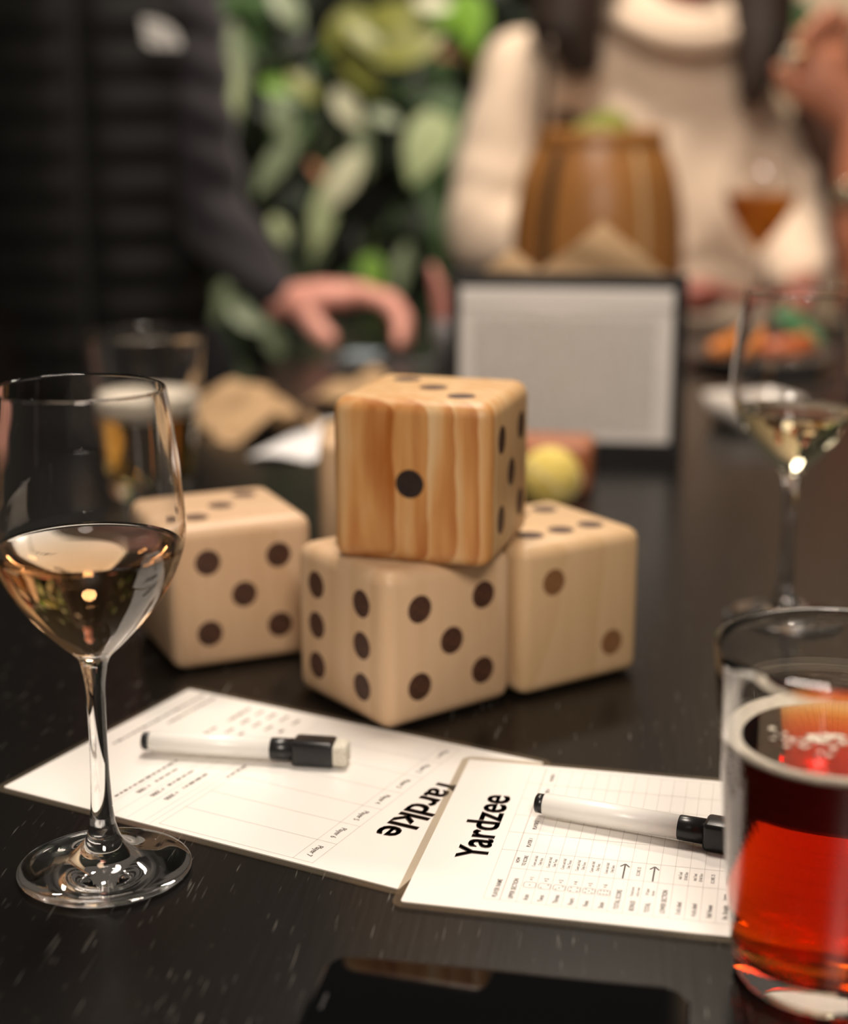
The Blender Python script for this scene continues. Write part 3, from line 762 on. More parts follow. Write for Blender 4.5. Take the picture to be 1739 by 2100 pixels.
# ------------------------------------------------------------------ far phone, slim pink stick, plates and food
ph2 = thing('smartphone', 'dark smartphone under the fingers of the person in the black vest', 'phone', (-0.052, 2.095, Z0), R(-12))
bm = bmesh.new(); prism(bm, rrect(0.145, 0.072, 0.009, 6), 0, 0.0075); obj('case', bm, mat('silver_case', (0.45, 0.46, 0.47), 0.3, metal=0.7), ph2)
bm = bmesh.new(); prism(bm, rrect(0.138, 0.066, 0.007, 6), 0.0074, 0.0079); obj('screen', bm, M_screen, ph2)
bm = bmesh.new(); prism(bm, rrect(0.046, 0.050, 0.003, 4, -0.030, -0.002), 0.0079, 0.0081)
m = mat('lit_screen', (0.25, 0.28, 0.30), 0.3); m.node_tree.nodes['Principled BSDF'].inputs['Emission Color'].default_value = (0.5, 0.58, 0.6, 1); m.node_tree.nodes['Principled BSDF'].inputs['Emission Strength'].default_value = 0.22
obj('screen_image', bm, m, ph2, label='lit part of the screen')
st = thing('small_glass', 'small grey glass with a slim pink stick, beside the caddy', 'glass', (0.030, 2.11, Z0))
obj('tumbler', lathe([(0, 0.0005), (0.016, 0.0005), (0.019, 0.055), (0.0175, 0.055), (0.0148, 0.006), (0, 0.006)], 32), mat('grey_glass', (0.40, 0.38, 0.38), 0.15, trans=0.55), st, smooth=True)
bm = bmesh.new(); tube(bm, [(0.004, 0, 0.008), (-0.004, 0, 0.06), (-0.012, 0, 0.10), (-0.020, 0, 0.127)], [0.008, 0.0115, 0.009, 0.003], 12)
obj('pink_stick', bm, mat('pink_wax', (0.55, 0.22, 0.18), 0.5), st, smooth=True)

pl = thing('serving_plate', 'dark serving plate at the right, under the orange food', 'plate', (0.450, 2.075, Z0))
obj('dish', lathe([(0, 0.001), (0.06, 0.001), (0.075, 0.003), (0.108, 0.014), (0.110, 0.016), (0.106, 0.0165), (0.074, 0.006), (0, 0.005)], 48), mat('dark_glaze', (0.022, 0.020, 0.020), 0.25), pl, smooth=True)
obj('rim', lathe([(0.1060, 0.0166), (0.1105, 0.0158), (0.1115, 0.0175), (0.1090, 0.0188), (0.1060, 0.0166)], 48), mat('grey_rim', (0.10, 0.095, 0.09), 0.25), pl, smooth=True)
M_or = noisy('orange_food', (0.62, 0.17, 0.03), (0.70, 0.27, 0.05), 60, rough=0.35)
M_or2 = noisy('red_orange_food', (0.55, 0.10, 0.025), (0.66, 0.17, 0.04), 60, rough=0.35)
foods = [(0.395, 2.045, 0.024, 40, M_or, 'orange piece of food at the left end of the dark plate'),
         (0.455, 2.040, 0.024, -15, M_or2, 'reddish-orange piece of food in the middle of the dark plate'),
         (0.492, 2.060, 0.024, 20, M_or2, 'reddish-orange piece of food at the right of the dark plate'),
         (0.430, 2.095, 0.028, 70, M_or, 'orange piece of food at the back of the dark plate')]
for x, y, z, a, mm, lab in foods:
    o = organic('food_piece', [[((-0.020, 0, 0.0), (0.014, 0.013, 0.012)), ((0.012, 0.004, 0.003), (0.019, 0.016, 0.015))], [((0.012, 0.004, 0.003), 0.010), ((0.028, -0.004, -0.002), 0.007)]], 0.004, mm, None, 3,
                disp=lambda c: 0.002*mnoise.noise(c*120))
    o.location = (x, y, z); o.rotation_euler = (0, 0, R(a)); tag(o, lab, 'food', 'pieces of food on the dark plate')
bm = bmesh.new(); rnd = random.Random(2)
rows_ = []
for k in range(9):
    t_ = k/8; w = 0.022*math.sin(math.pi*min(0.97, t_*0.9+0.08))
    rows_.append([bm.verts.new((-0.05+0.10*t_, s*w, 0.006*math.sin(6*t_)+0.006*abs(s)+0.002*rnd.random())) for s in (-1, -0.5, 0, 0.5, 1)])
for a, b in zip(rows_, rows_[1:]):
    for i in range(4): bm.faces.new((a[i], a[i+1], b[i+1], b[i]))
bm.normal_update(); bmesh.ops.solidify(bm, geom=list(bm.faces), thickness=0.001)
o = obj('salad_leaf', bm, mat('salad_green', (0.07, 0.20, 0.08), 0.45), None, smooth=True, loc=(0.500, 2.105, 0.042), rot=(R(35), R(18), R(-15)))
tag(o, 'green leaf lying on the orange food of the dark plate', 'leaf')
ds = thing('small_dish', 'small white square dish beside the white wine glass', 'dish', (0.352, 1.660, Z0), R(20))
bm = bmesh.new()
lv = [(0.060, 0.010, 0.0), (0.072, 0.014, 0.004), (0.090, 0.020, 0.030), (0.084, 0.018, 0.030), (0.066, 0.012, 0.008)]
rg = [[bm.verts.new((x, y, z)) for x, y in rrect(w, w, r_, 6)] for w, r_, z in lv]
for a, b in zip(rg, rg[1:]):
    n = len(a)
    for i in range(n): bm.faces.new((a[i], a[(i+1) % n], b[(i+1) % n], b[i]))
bm.faces.new(rg[0][::-1]); bm.faces.new(rg[-1])
obj('bowl', bm, mat('white_ceramic', (0.62, 0.57, 0.52), 0.25), ds, smooth=True)
bm = bmesh.new(); prism(bm, rrect(0.070, 0.070, 0.013, 5), 0.0085, 0.018); obj('sauce', bm, mat('brown_sauce', (0.22, 0.09, 0.04), 0.25), ds)

# ------------------------------------------------------------------ people
def face_parts(chains, c, s=1.0):
    """head with brow, nose, chin and ears; c = head centre, facing -y"""
    c = Vector(c)
    chains += [[(c, (0.076*s, 0.095*s, 0.105*s))],
               [(c+Vector((0, -0.035, -0.060))*s, (0.058*s, 0.055*s, 0.050*s)), (c+Vector((0, -0.055, -0.095))*s, (0.026*s, 0.026*s, 0.020*s))],
               [(c+Vector((0, -0.092, 0.012))*s, 0.009*s), (c+Vector((0, -0.112, -0.026))*s, 0.014*s)],
               [(c+Vector((-0.030, -0.088, 0.022))*s, 0.010*s), (c+Vector((0.030, -0.088, 0.022))*s, 0.010*s)],
               [(c+Vector((-0.018, -0.092, -0.056))*s, 0.008*s), (c+Vector((0.018, -0.092, -0.056))*s, 0.008*s)],
               [(c+Vector((-0.078, 0.005, 0.012))*s, (0.008*s, 0.016*s, 0.024*s)), (c+Vector((-0.076, 0.0, -0.020))*s, (0.008*s, 0.011*s, 0.012*s))],
               [(c+Vector((0.078, 0.005, 0.012))*s, (0.008*s, 0.016*s, 0.024*s)), (c+Vector((0.076, 0.0, -0.020))*s, (0.008*s, 0.011*s, 0.012*s))]]
def eyes(c, par, s=1.0):
    for sx in (-1, 1):
        o = obj('eye', lathe([(0.011*s*math.sin(math.pi*k/10), -0.011*s*math.cos(math.pi*k/10)) for k in range(11)], 16), mat('eye_dark', (0.05, 0.03, 0.02), 0.1), par, smooth=True)
        o.location = Vector(c)+Vector((sx*0.030*s, -0.084*s, 0.004*s))
def fingers(chains, roots, r=0.0088):
    for pts in roots:
        k = len(pts)
        chains.append([(Vector(p_), r*(1.0-0.16*i/(k-1)*1.6)) for i, p_ in enumerate(pts)])

# --- person in the black vest (standing at the left)
P1 = thing('person', 'person in a black quilted vest with a white chest emblem, reaching to a phone', 'person', (-0.47, 2.42, FLOOR_Z))
o1 = Vector((-0.47, 2.42, FLOOR_Z))
def L1(v): return Vector(v)-o1
W1 = lambda u, v, y: at(u, v, y)-o1
sh_r = L1((-0.355, 2.42, 0.545)); el_r = L1((-0.312, 2.36, 0.170)); wr_r = W1(578, 622, 2.235)
ch = []
hc = L1((-0.47, 2.36, 0.80))
face_parts(ch, hc)
ch += [[(L1((-0.47, 2.40, 0.55)), (0.062, 0.062, 0.05)), (hc+Vector((0, 0.015, -0.07)), 0.056)],
       [(L1((-0.49, 2.42, 0.50)), (0.130, 0.085, 0.09)), (L1((-0.49, 2.42, 0.20)), (0.130, 0.092, 0.10)), (L1((-0.49, 2.42, -0.02)), (0.132, 0.095, 0.10))],
       [(L1((-0.56, 2.42, -0.05)), 0.075), (L1((-0.57, 2.42, -0.45)), 0.055), (L1((-0.57, 2.43, -0.88)), 0.040), (L1((-0.575, 2.33, -0.915)), 0.033)],
       [(L1((-0.38, 2.42, -0.05)), 0.075), (L1((-0.37, 2.42, -0.45)), 0.055), (L1((-0.37, 2.43, -0.88)), 0.040), (L1((-0.365, 2.33, -0.915)), 0.033)],
       [(sh_r, 0.046), (el_r, 0.037), (wr_r, (0.027, 0.027, 0.025))],
       [(L1((-0.635, 2.42, 0.545)), 0.046), (L1((-0.715, 2.45, 0.22)), 0.037), (L1((-0.745, 2.42, -0.03)), 0.027)]]
# reaching hand: knuckles arched, thumb down towards the viewer, fingertips on the phone
pc = W1(660, 606, 2.22); kn = W1(745, 604, 2.22)
ch += [[(wr_r, (0.028, 0.026, 0.026)), (pc, (0.030, 0.038, 0.022)), (kn, (0.017, 0.040, 0.017))]]
fingers(ch, [
    [W1(742, 604, 2.185), W1(796, 622, 2.165), W1(822, 662, 2.150), W1(818, 704, 2.125)],
    [W1(748, 600, 2.210), W1(806, 616, 2.190), W1(832, 655, 2.170), W1(830, 700, 2.150)],
    [W1(746, 600, 2.236), W1(800, 612, 2.225), W1(826, 648, 2.205), W1(824, 688, 2.190)],
    [W1(738, 602, 2.258), W1(782, 614, 2.255), W1(804, 644, 2.240), W1(804, 676, 2.230)]], 0.0125)
fingers(ch, [[W1(622, 632, 2.20), W1(648, 672, 2.185), W1(674, 696, 2.165)]], 0.0185)
lh = L1((-0.745, 2.42, -0.03)); ch += [[(lh, 0.027), (lh+Vector((0.01, -0.05, -0.06)), (0.035, 0.020, 0.035)), (lh+Vector((0.015, -0.06, -0.10)), (0.033, 0.013, 0.012))]]
fingers(ch, [[lh+Vector((-0.012+0.017*k, -0.06, -0.105)), lh+Vector((-0.012+0.017*k, -0.068, -0.140+0.004*abs(k-1.4))), lh+Vector((-0.010+0.016*k, -0.055, -0.170+0.006*abs(k-1.4)))] for k in range(4)], 0.0088)
fingers(ch, [[lh+Vector((0.03, -0.05, -0.05)), lh+Vector((0.052, -0.07, -0.08)), lh+Vector((0.052, -0.082, -0.108))]], 0.0100)
organic('body', ch, 0.0055, M_skin, P1, 5)
eyes(hc, P1)
organic('hair', [[(hc+Vector((0, 0.02, 0.045)), (0.084, 0.092, 0.080))], [(hc+Vector((0, 0.05, -0.01)), (0.078, 0.062, 0.075))]], 0.008, noisy('brown_hair', (0.04, 0.022, 0.012), (0.07, 0.04, 0.02), 60, rough=0.6, stretch=(4, 4, 1)), P1)
M_knit = noisy('charcoal_knit', (0.010, 0.008, 0.011), (0.016, 0.013, 0.017), 120, rough=0.9, bump=0.3, sheen=0.15)
cuff = wr_r+(el_r-wr_r)*0.10
organic('shirt', [[(sh_r, 0.058), (el_r+Vector((-0.016, 0.01, 0.13)), 0.053), (el_r, 0.053), (el_r.lerp(cuff, 0.5), 0.048), (cuff, (0.040, 0.040, 0.038))],
                  [(L1((-0.635, 2.42, 0.545)), 0.066), (L1((-0.715, 2.45, 0.22)), 0.053), (L1((-0.743, 2.422, 0.0)), 0.038)],
                  [(L1((-0.56, 2.42, 0.545)), (0.07, 0.07, 0.06)), (L1((-0.38, 2.42, 0.545)), (0.07, 0.07, 0.06))],
                  [(L1((-0.49, 2.42, 0.45)), (0.135, 0.090, 0.12)), (L1((-0.49, 2.42, 0.00)), (0.140, 0.100, 0.10))]], 0.008, M_knit, P1, 5,
        disp=lambda c: 0.004*math.sin(c.z*95+c.x*40))
# quilted vest: stitched horizontal tubes, front zip
M_vest = noisy('black_nylon', (0.0055, 0.0052, 0.0050), (0.009, 0.0085, 0.008), 25, rough=0.6, spec=0.22)
bm = bmesh.new(); rings = []
nz_, na = 120, 72
for k in range(nz_+1):
    z = -0.16+0.74*k/nz_
    t_ = (z+0.16)/0.74
    rx = 0.152+0.010*math.sin(t_*3.0) - 0.05*max(0, t_-0.86)/0.14
    ry = 0.122+0.010*math.sin(t_*3.0) - 0.02*max(0, t_-0.86)/0.14
    puff = 0.0075*abs(math.sin(math.pi*(z+0.16)/0.058))**0.6
    ring_ = []
    for i in range(na):
        a = 2*math.pi*i/na
        zipd = 0.010*math.exp(-((a-1.5*math.pi)/0.05)**2)
        q = puff*(1-0.9*math.exp(-((a-1.5*math.pi)/0.07)**2))
        ex = 0.80
        ca, sa = math.cos(a), math.sin(a)
        ring_.append(bm.verts.new(((rx+q-zipd)*math.copysign(abs(ca)**ex, ca)-0.020, (ry+q-zipd)*math.copysign(abs(sa)**ex, sa), 0.95+z)))
    rings.append(ring_)
for a, b in zip(rings, rings[1:]):
    for i in range(na): bm.faces.new((a[i], a[(i+1) % na], b[(i+1) % na], b[i]))
vest = obj('vest', bm, M_vest, P1, smooth=True, label='black quilted vest')
bm = bmesh.new(); box(bm, -0.025, -0.015, -0.1335, -0.1265, 0.80, 1.50); obj('zip', bm, mat('zip_tape', (0.010, 0.010, 0.010), 0.5), vest)
# white stitched emblem: three swept bands in a dome outline
lg = at(328, 74, 2.27)-o1
bm = bmesh.new()
for k in range(3):
    r0, r1 = 0.0105*k+0.004, 0.0105*k+0.0125
    prev = None
    for j in range(11):
        a = R(95-97*j/10)
        cx, cz = -0.020, -0.014
        pa = bm.verts.new((lg.x+cx+r0*math.cos(a)*1.45, lg.y, lg.z+cz+r0*math.sin(a)*1.12)); pb = bm.verts.new((lg.x+cx+r1*math.cos(a)*1.45, lg.y, lg.z+cz+r1*math.sin(a)*1.12))
        if prev: bm.faces.new((prev[0], prev[1], pb, pa))
        prev = (pa, pb)
bm.normal_update(); bmesh.ops.solidify(bm, geom=list(bm.faces), thickness=0.002)
obj('chest_emblem', bm, mat('white_thread', (0.78, 0.76, 0.72), 0.7), vest, label='white embroidered emblem')
M_jean = noisy('black_denim', (0.006, 0.006, 0.008), (0.011, 0.011, 0.014), 90, rough=0.9)
organic('trousers', [[(L1((-0.49, 2.42, -0.04)), (0.142, 0.108, 0.08)), (L1((-0.49, 2.42, -0.08)), (0.145, 0.110, 0.09))],
                     [(L1((-0.56, 2.42, -0.06)), 0.092), (L1((-0.57, 2.42, -0.45)), 0.072), (L1((-0.57, 2.43, -0.84)), 0.060)],
                     [(L1((-0.38, 2.42, -0.06)), 0.092), (L1((-0.37, 2.42, -0.45)), 0.072), (L1((-0.37, 2.43, -0.84)), 0.060)]], 0.010, M_jean, P1, 5)

# --- person in the cream sweater (behind the table)
o2 = Vector((0.44, 2.80, FLOOR_Z))
P2 = thing('person', 'person in a cream cowl-neck sweater with long dark hair behind the table', 'person', o2)
W2 = lambda u, v, y: at(u, v, y)-o2
def L2(v): return Vector(v)-o2
hc2 = L2((0.44, 2.75, 0.655))
shl, shr = W2(1075, 150, 2.80), W2(1530, 270, 2.80)
ell, elr = W2(1000, 480, 2.74), W2(1622, 500, 2.72)
wrl, wrr = W2(1350, 600, 2.53), W2(1648, 580, 2.56)
hal, har = W2(1432, 608, 2.47), W2(1640, 614, 2.48)
ch = []
face_parts(ch, hc2, 0.95)
ch += [[(L2((0.44, 2.79, 0.47)), (0.055, 0.055, 0.04)), (hc2+Vector((0, 0.02, -0.07)), 0.050)],
       [(L2((0.44, 2.81, 0.38)), (0.13, 0.075, 0.07)), (L2((0.44, 2.80, 0.10)), (0.13, 0.085, 0.10)), (L2((0.44, 2.81, -0.15)), (0.15, 0.10, 0.09))],
       [(shl, 0.042), (ell, 0.036), (wrl, 0.025), (hal, (0.044, 0.028, 0.030))],
       [(shr, 0.042), (elr, 0.036), (wrr, 0.025), (har, (0.030, 0.030, 0.022))],
       [(L2((0.36, 2.82, -0.18)), 0.085), (L2((0.34, 2.74, -0.52)), 0.055), (L2((0.34, 2.80, -0.88)), 0.038), (L2((0.34, 2.71, -0.918)), 0.030)],
       [(L2((0.52, 2.82, -0.18)), 0.085), (L2((0.54, 2.74, -0.52)), 0.055), (L2((0.54, 2.80, -0.88)), 0.038), (L2((0.54, 2.71, -0.918)), 0.030)]]
fingers(ch, [[hal+Vector((0.028, -0.020+0.013*k, 0.004)), hal+Vector((0.062, -0.026+0.013*k, 0.006)), hal+Vector((0.086-0.004*abs(k-1.5), -0.030+0.013*k, -0.012))] for k in range(4)], 0.0098)
fingers(ch, [[hal+Vector((0.0, -0.018, 0.008)), hal+Vector((0.025, -0.040, 0.014)), hal+Vector((0.048, -0.044, 0.004))]], 0.0110)
fingers(ch, [[har+Vector((-0.020+0.014*k, -0.016, 0.002)), har+Vector((-0.034+0.014*k, -0.048, 0.004)), har+Vector((-0.044+0.013*k, -0.070+0.004*abs(k-1.5), -0.012))] for k in range(4)], 0.0098)
fingers(ch, [[har+Vector((-0.018, 0.0, 0.006)), har+Vector((-0.046, -0.014, 0.008)), har+Vector((-0.062, -0.034, 0.0))]], 0.0110)
organic('body', ch, 0.006, noisy('rosy_brown_skin', (0.30, 0.085, 0.060), (0.36, 0.115, 0.080), 20, rough=0.45, sss=0.05), P2, 5)  # skin darkened all over, partly to carry the shade on face and neck
eyes(hc2, P2, 0.95)
M_swe = noisy('cream_knit', (0.72, 0.56, 0.42), (0.78, 0.62, 0.48), 160, rough=0.95, bump=0.3, sheen=0.2)
def knit_fold(c): return 0.005*mnoise.noise(Vector((c.x*14, c.y*10, c.z*7))) + 0.002*math.sin(c.z*70+9*mnoise.noise(c*6))
organic('sweater', [[(L2((0.44, 2.81, 0.395)), (0.165, 0.10, 0.075)), (L2((0.44, 2.79, 0.15)), (0.205, 0.125, 0.12)), (L2((0.44, 2.80, -0.14)), (0.215, 0.13, 0.10))],
                    [(L2((0.44, 2.81, 0.40)), (0.12, 0.08, 0.07)), (shl, (0.072, 0.072, 0.07))], [(L2((0.44, 2.81, 0.38)), (0.12, 0.08, 0.07)), (shr, (0.072, 0.072, 0.07))],
                    [(shl, 0.074), (W2(1025, 330, 2.77), 0.075), (ell, 0.074), (ell.lerp(wrl, 0.6), 0.058), (ell.lerp(wrl, 0.92), 0.046)],
                    [(shr, 0.074), (W2(1600, 400, 2.76), 0.068), (elr, 0.068), (elr.lerp(wrr, 0.85), 0.050)]], 0.009, M_swe, P2, 6, disp=knit_fold, label='cream knitted sweater')
# cowl collar: two rolled folds hanging below the chin
bm = bmesh.new()
cc = L2((0.440, 2.775, 0.0))
for (rx, ry, zc, drop, tr_) in ((0.100, 0.088, 0.512, 0.058, 0.031), (0.122, 0.098, 0.492, 0.056, 0.026)):
    pts = []
    for k in range(49):
        a = 2*math.pi*k/48
        pts.append((cc.x+rx*math.cos(a), cc.y+ry*math.sin(a), zc+0.95+0.0-drop*max(0, -math.sin(a))**1.5+0.012*max(0, math.sin(a))))
    tube(bm, pts, tr_, 14, caps=False)
obj('cowl_collar', bm, M_swe, P2, smooth=True)
M_hair = noisy('dark_brown_hair', (0.014, 0.008, 0.006), (0.036, 0.020, 0.013), 50, rough=0.5, stretch=(5, 5, 0.6), bump=0.4)
organic('hair', [[(hc2+Vector((0, 0.03, 0.03)), (0.092, 0.095, 0.100))],
                 [(hc2+Vector((-0.085, 0.02, 0.0)), (0.040, 0.05, 0.06)), (W2(1165, -40, 2.70), (0.064, 0.05, 0.05)), (W2(1162, 60, 2.685), (0.062, 0.042, 0.04)), (W2(1192, 125, 2.68), (0.035, 0.030, 0.03))],
                 [(hc2+Vector((0.085, 0.02, 0.0)), (0.040, 0.05, 0.06)), (W2(1560, -30, 2.70), (0.058, 0.05, 0.05)), (W2(1562, 80, 2.685), (0.054, 0.042, 0.04)), (W2(1545, 185, 2.665), (0.026, 0.026, 0.03))],
                 [(hc2+Vector((0, 0.09, -0.02)), (0.10, 0.05, 0.09)), (hc2+Vector((0, 0.125, -0.25)), (0.12, 0.04, 0.08))]], 0.008, M_hair, P2, 5,
        disp=lambda c: 0.006*mnoise.noise(Vector((c.x*45, c.y*45, c.z*9))))
organic('trousers', [[(L2((0.44, 2.81, -0.16)), (0.18, 0.12, 0.10)), (L2((0.44, 2.82, -0.22)), (0.18, 0.12, 0.09))],
                     [(L2((0.36, 2.82, -0.2)), 0.10), (L2((0.34, 2.74, -0.52)), 0.072), (L2((0.34, 2.80, -0.86)), 0.056)],
                     [(L2((0.52, 2.82, -0.2)), 0.10), (L2((0.54, 2.74, -0.52)), 0.072), (L2((0.54, 2.80, -0.86)), 0.056)]], 0.010, noisy('blue_denim', (0.02, 0.03, 0.05), (0.03, 0.04, 0.07), 90, rough=0.9), P2, 5)

# --- person at the right edge with a raised hand
o3 = Vector((0.98, 2.78, FLOOR_Z))
P3 = thing('person', 'person at the right edge of the photo, hand raised, in a dark brown top', 'person', o3)
W3 = lambda u, v, y: at(u, v, y)-o3
def L3(v): return Vector(v)-o3
hc3 = L3((0.97, 2.74, 0.70))
el3 = W3(1780, 596, 2.44); wr3 = W3(1768, 262, 2.46); pm3 = W3(1690, 165, 2.47)
ch = []
face_parts(ch, hc3)
ch += [[(L3((0.98, 2.78, 0.50)), (0.056, 0.056, 0.04)), (hc3+Vector((0, 0.02, -0.07)), 0.052)],
       [(L3((0.98, 2.80, 0.42)), (0.14, 0.08, 0.07)), (L3((0.98, 2.80, 0.10)), (0.14, 0.09, 0.10)), (L3((0.98, 2.80, -0.12)), (0.15, 0.10, 0.09))],
       [(L3((0.845, 2.76, 0.42)), 0.044), (el3, 0.038), (el3.lerp(wr3, 0.35), 0.050), (wr3, (0.036, 0.030, 0.034))],
       [(L3((1.125, 2.78, 0.42)), 0.044), (L3((1.16, 2.70, 0.14)), 0.038), (L3((1.05, 2.53, 0.045)), 0.028)],
       [(wr3, (0.030, 0.024, 0.028)), (pm3, (0.050, 0.026, 0.042)), (W3(1682, 118, 2.47), (0.050, 0.022, 0.022))],
       [(L3((0.90, 2.80, -0.15)), 0.085), (L3((0.88, 2.74, -0.50)), 0.055), (L3((0.88, 2.80, -0.88)), 0.038), (L3((0.88, 2.71, -0.918)), 0.030)],
       [(L3((1.06, 2.80, -0.15)), 0.085), (L3((1.08, 2.74, -0.50)), 0.055), (L3((1.08, 2.80, -0.88)), 0.038), (L3((1.08, 2.71, -0.918)), 0.030)]]
fingers(ch, [[W3(1640, 130, 2.462), W3(1648, 78, 2.455), W3(1672, 42, 2.462)],
             [W3(1664, 116, 2.468), W3(1676, 58, 2.462), W3(1700, 22, 2.470)],
             [W3(1690, 112, 2.476), W3(1706, 60, 2.472), W3(1726, 26, 2.480)],
             [W3(1714, 118, 2.484), W3(1734, 76, 2.482), W3(1752, 46, 2.488)]], 0.0135)
fingers(ch, [[W3(1650, 205, 2.465), W3(1612, 182, 2.455), W3(1598, 142, 2.452)]], 0.0140)
h2 = L3((1.05, 2.53, 0.045)); ch += [[(h2, 0.027), (h2+Vector((-0.05, -0.04, -0.020)), (0.038, 0.030, 0.018))]]
fingers(ch, [[h2+Vector((-0.070+0.012*k, -0.050-0.008*k, -0.018)), h2+Vector((-0.100+0.014*k, -0.075-0.008*k, -0.020)), h2+Vector((-0.116+0.015*k, -0.092-0.008*k, -0.030))] for k in range(4)], 0.0095)
fingers(ch, [[h2+Vector((-0.06, -0.02, -0.015)), h2+Vector((-0.095, -0.028, -0.018)), h2+Vector((-0.115, -0.045, -0.028))]], 0.0105)
organic('body', ch, 0.006, M_skin3, P3, 5)
eyes(hc3, P3)
M_br = noisy('dark_brown_cloth', (0.060, 0.026, 0.016), (0.085, 0.038, 0.024), 50, rough=0.9)
organic('top', [[(L3((0.98, 2.81, 0.42)), (0.165, 0.10, 0.075)), (L3((0.98, 2.80, 0.10)), (0.185, 0.12, 0.11)), (L3((0.98, 2.80, -0.14)), (0.19, 0.125, 0.10))],
                [(L3((0.845, 2.77, 0.42)), 0.070), (L3((0.845, 2.77, 0.42)).lerp(el3, 0.62), 0.058)],
                [(L3((0.860, 2.88, 0.40)), 0.09), (L3((0.765, 2.93, 0.33)), 0.10), (L3((0.740, 2.93, 0.12)), 0.09)],
                [(L3((1.125, 2.78, 0.42)), 0.070), (L3((1.16, 2.70, 0.14)), 0.056), (L3((1.16, 2.70, 0.14)).lerp(h2, 0.8), 0.042)]], 0.009, M_br, P3, 6, disp=lambda c: 0.004*mnoise.noise(c*14), label='dark brown top')
organic('hair', [[(hc3+Vector((0, 0.03, 0.035)), (0.086, 0.092, 0.090))], [(hc3+Vector((0, 0.06, -0.03)), (0.085, 0.06, 0.08))]], 0.009, M_hair, P3)
organic('trousers', [[(L3((0.98, 2.81, -0.14)), (0.175, 0.12, 0.10)), (L3((0.98, 2.82, -0.20)), (0.175, 0.12, 0.09))],
                     [(L3((0.90, 2.80, -0.2)), 0.10), (L3((0.88, 2.74, -0.50)), 0.072), (L3((0.88, 2.80, -0.86)), 0.056)],
                     [(L3((1.06, 2.80, -0.2)), 0.10), (L3((1.08, 2.74, -0.50)), 0.072), (L3((1.08, 2.80, -0.86)), 0.056)]], 0.010, M_jean, P3, 5)
# ring and watch
rgp = W3(1690, 120, 2.449)
bm = bmesh.new(); tube(bm, [W3(1643, 108, 2.458)+Vector((0.0150*math.cos(a), 0.0150*math.sin(a), 0.0)) for a in [2*math.pi*k/24 for k in range(25)]], 0.0022, 8, caps=False)
o = obj('ring', bm, mat('gold_metal', (0.75, 0.55, 0.25), 0.25, metal=1.0), None, smooth=True); o.location = o3
o2r = obj('stone', lathe([(0, -0.009), (0.009, -0.002), (0.009, 0.004), (0, 0.008)], 10), mat('pale_stone', (0.80, 0.76, 0.62), 0.15), o); o2r.location = W3(1624, 110, 2.447)
tag(o, 'pale stone ring on the raised hand at the right edge', 'ring')
wt = thing('wristwatch', 'wristwatch on the raised forearm at the right edge', 'watch', o3)
mid = el3.lerp(wr3, 0.60); dirv = (wr3-el3).normalized()
qt = dirv.to_track_quat('Z', 'Y').to_matrix().to_4x4(); qt.translation = mid
obj('strap', lathe([(0.046, -0.011), (0.0485, -0.009), (0.0485, 0.009), (0.046, 0.011), (0.045, 0.0), (0.046, -0.011)], 40, None, qt), mat('dark_strap', (0.05, 0.035, 0.025), 0.5), wt, smooth=True)
q2 = Matrix.Translation(mid+Vector((-0.037, -0.031, 0))) @ Vector((-0.75, -0.66, 0.0)).to_track_quat('Z', 'Y').to_matrix().to_4x4()
obj('dial', lathe([(0, -0.002), (0.017, -0.002), (0.018, 0.003), (0.016, 0.006), (0, 0.006)], 28, None, q2), mat('watch_metal', (0.55, 0.50, 0.36), 0.25, metal=0.8), wt, smooth=True)

# ------------------------------------------------------------------ living wall
def leaf_mesh(name, kind, mtl):
    bm = bmesh.new(); n = 8; rows_ = []
    for k in range(n+1):
        t_ = k/n
        if kind == 'heart': w = 0.36*(math.sin(math.pi*min(1, t_*0.86+0.14))**0.8)*(1.05-0.35*t_)
        elif kind == 'lance': w = 0.15*math.sin(math.pi*min(1, t_*0.93+0.07))**0.9
        elif kind == 'oval': w = 0.27*math.sin(math.pi*min(1, t_*0.95+0.05))**0.75
        else: w = 0.075*math.sin(math.pi*min(1, t_*0.96+0.04))**0.6
        if k == n: w = 0.004
        droop = -0.16*t_*t_
        rows_.append([bm.verts.new((s*w, t_, droop+0.22*w*abs(s))) for s in (-1, -0.5, 0, 0.5, 1)])
    for a, b in zip(rows_, rows_[1:]):
        for i in range(4): bm.faces.new((a[i], a[i+1], b[i+1], b[i]))
    me = bpy.data.meshes.new(name); bm.normal_update(); bm.to_mesh(me); bm.free()
    me.materials.append(mtl); me.polygons.foreach_set('use_smooth', [True]*len(me.polygons))
    return me
def leaf_mat(name, a, b, rough=0.38):
    m = noisy(name, a, b, 5, rough=rough); b_ = m.node_tree.nodes['Principled BSDF']
    return m
LM = {'pale': leaf_mat('pale_leaf', (0.34, 0.42, 0.20), (0.46, 0.52, 0.30)), 'lime': leaf_mat('lime_leaf', (0.14, 0.30, 0.03), (0.22, 0.40, 0.05)),
      'olive': leaf_mat('olive_leaf', (0.16, 0.18, 0.025), (0.26, 0.26, 0.05)), 'green': leaf_mat('mid_green_leaf', (0.035, 0.085, 0.022), (0.065, 0.125, 0.04)),
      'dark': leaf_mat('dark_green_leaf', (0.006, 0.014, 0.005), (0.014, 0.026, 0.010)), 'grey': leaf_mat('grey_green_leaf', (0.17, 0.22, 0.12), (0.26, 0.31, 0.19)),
      'rust': leaf_mat('rust_leaf', (0.34, 0.12, 0.04), (0.44, 0.18, 0.07)), 'cream': leaf_mat('cream_leaf', (0.50, 0.50, 0.32), (0.58, 0.58, 0.42))}
_lm = {}
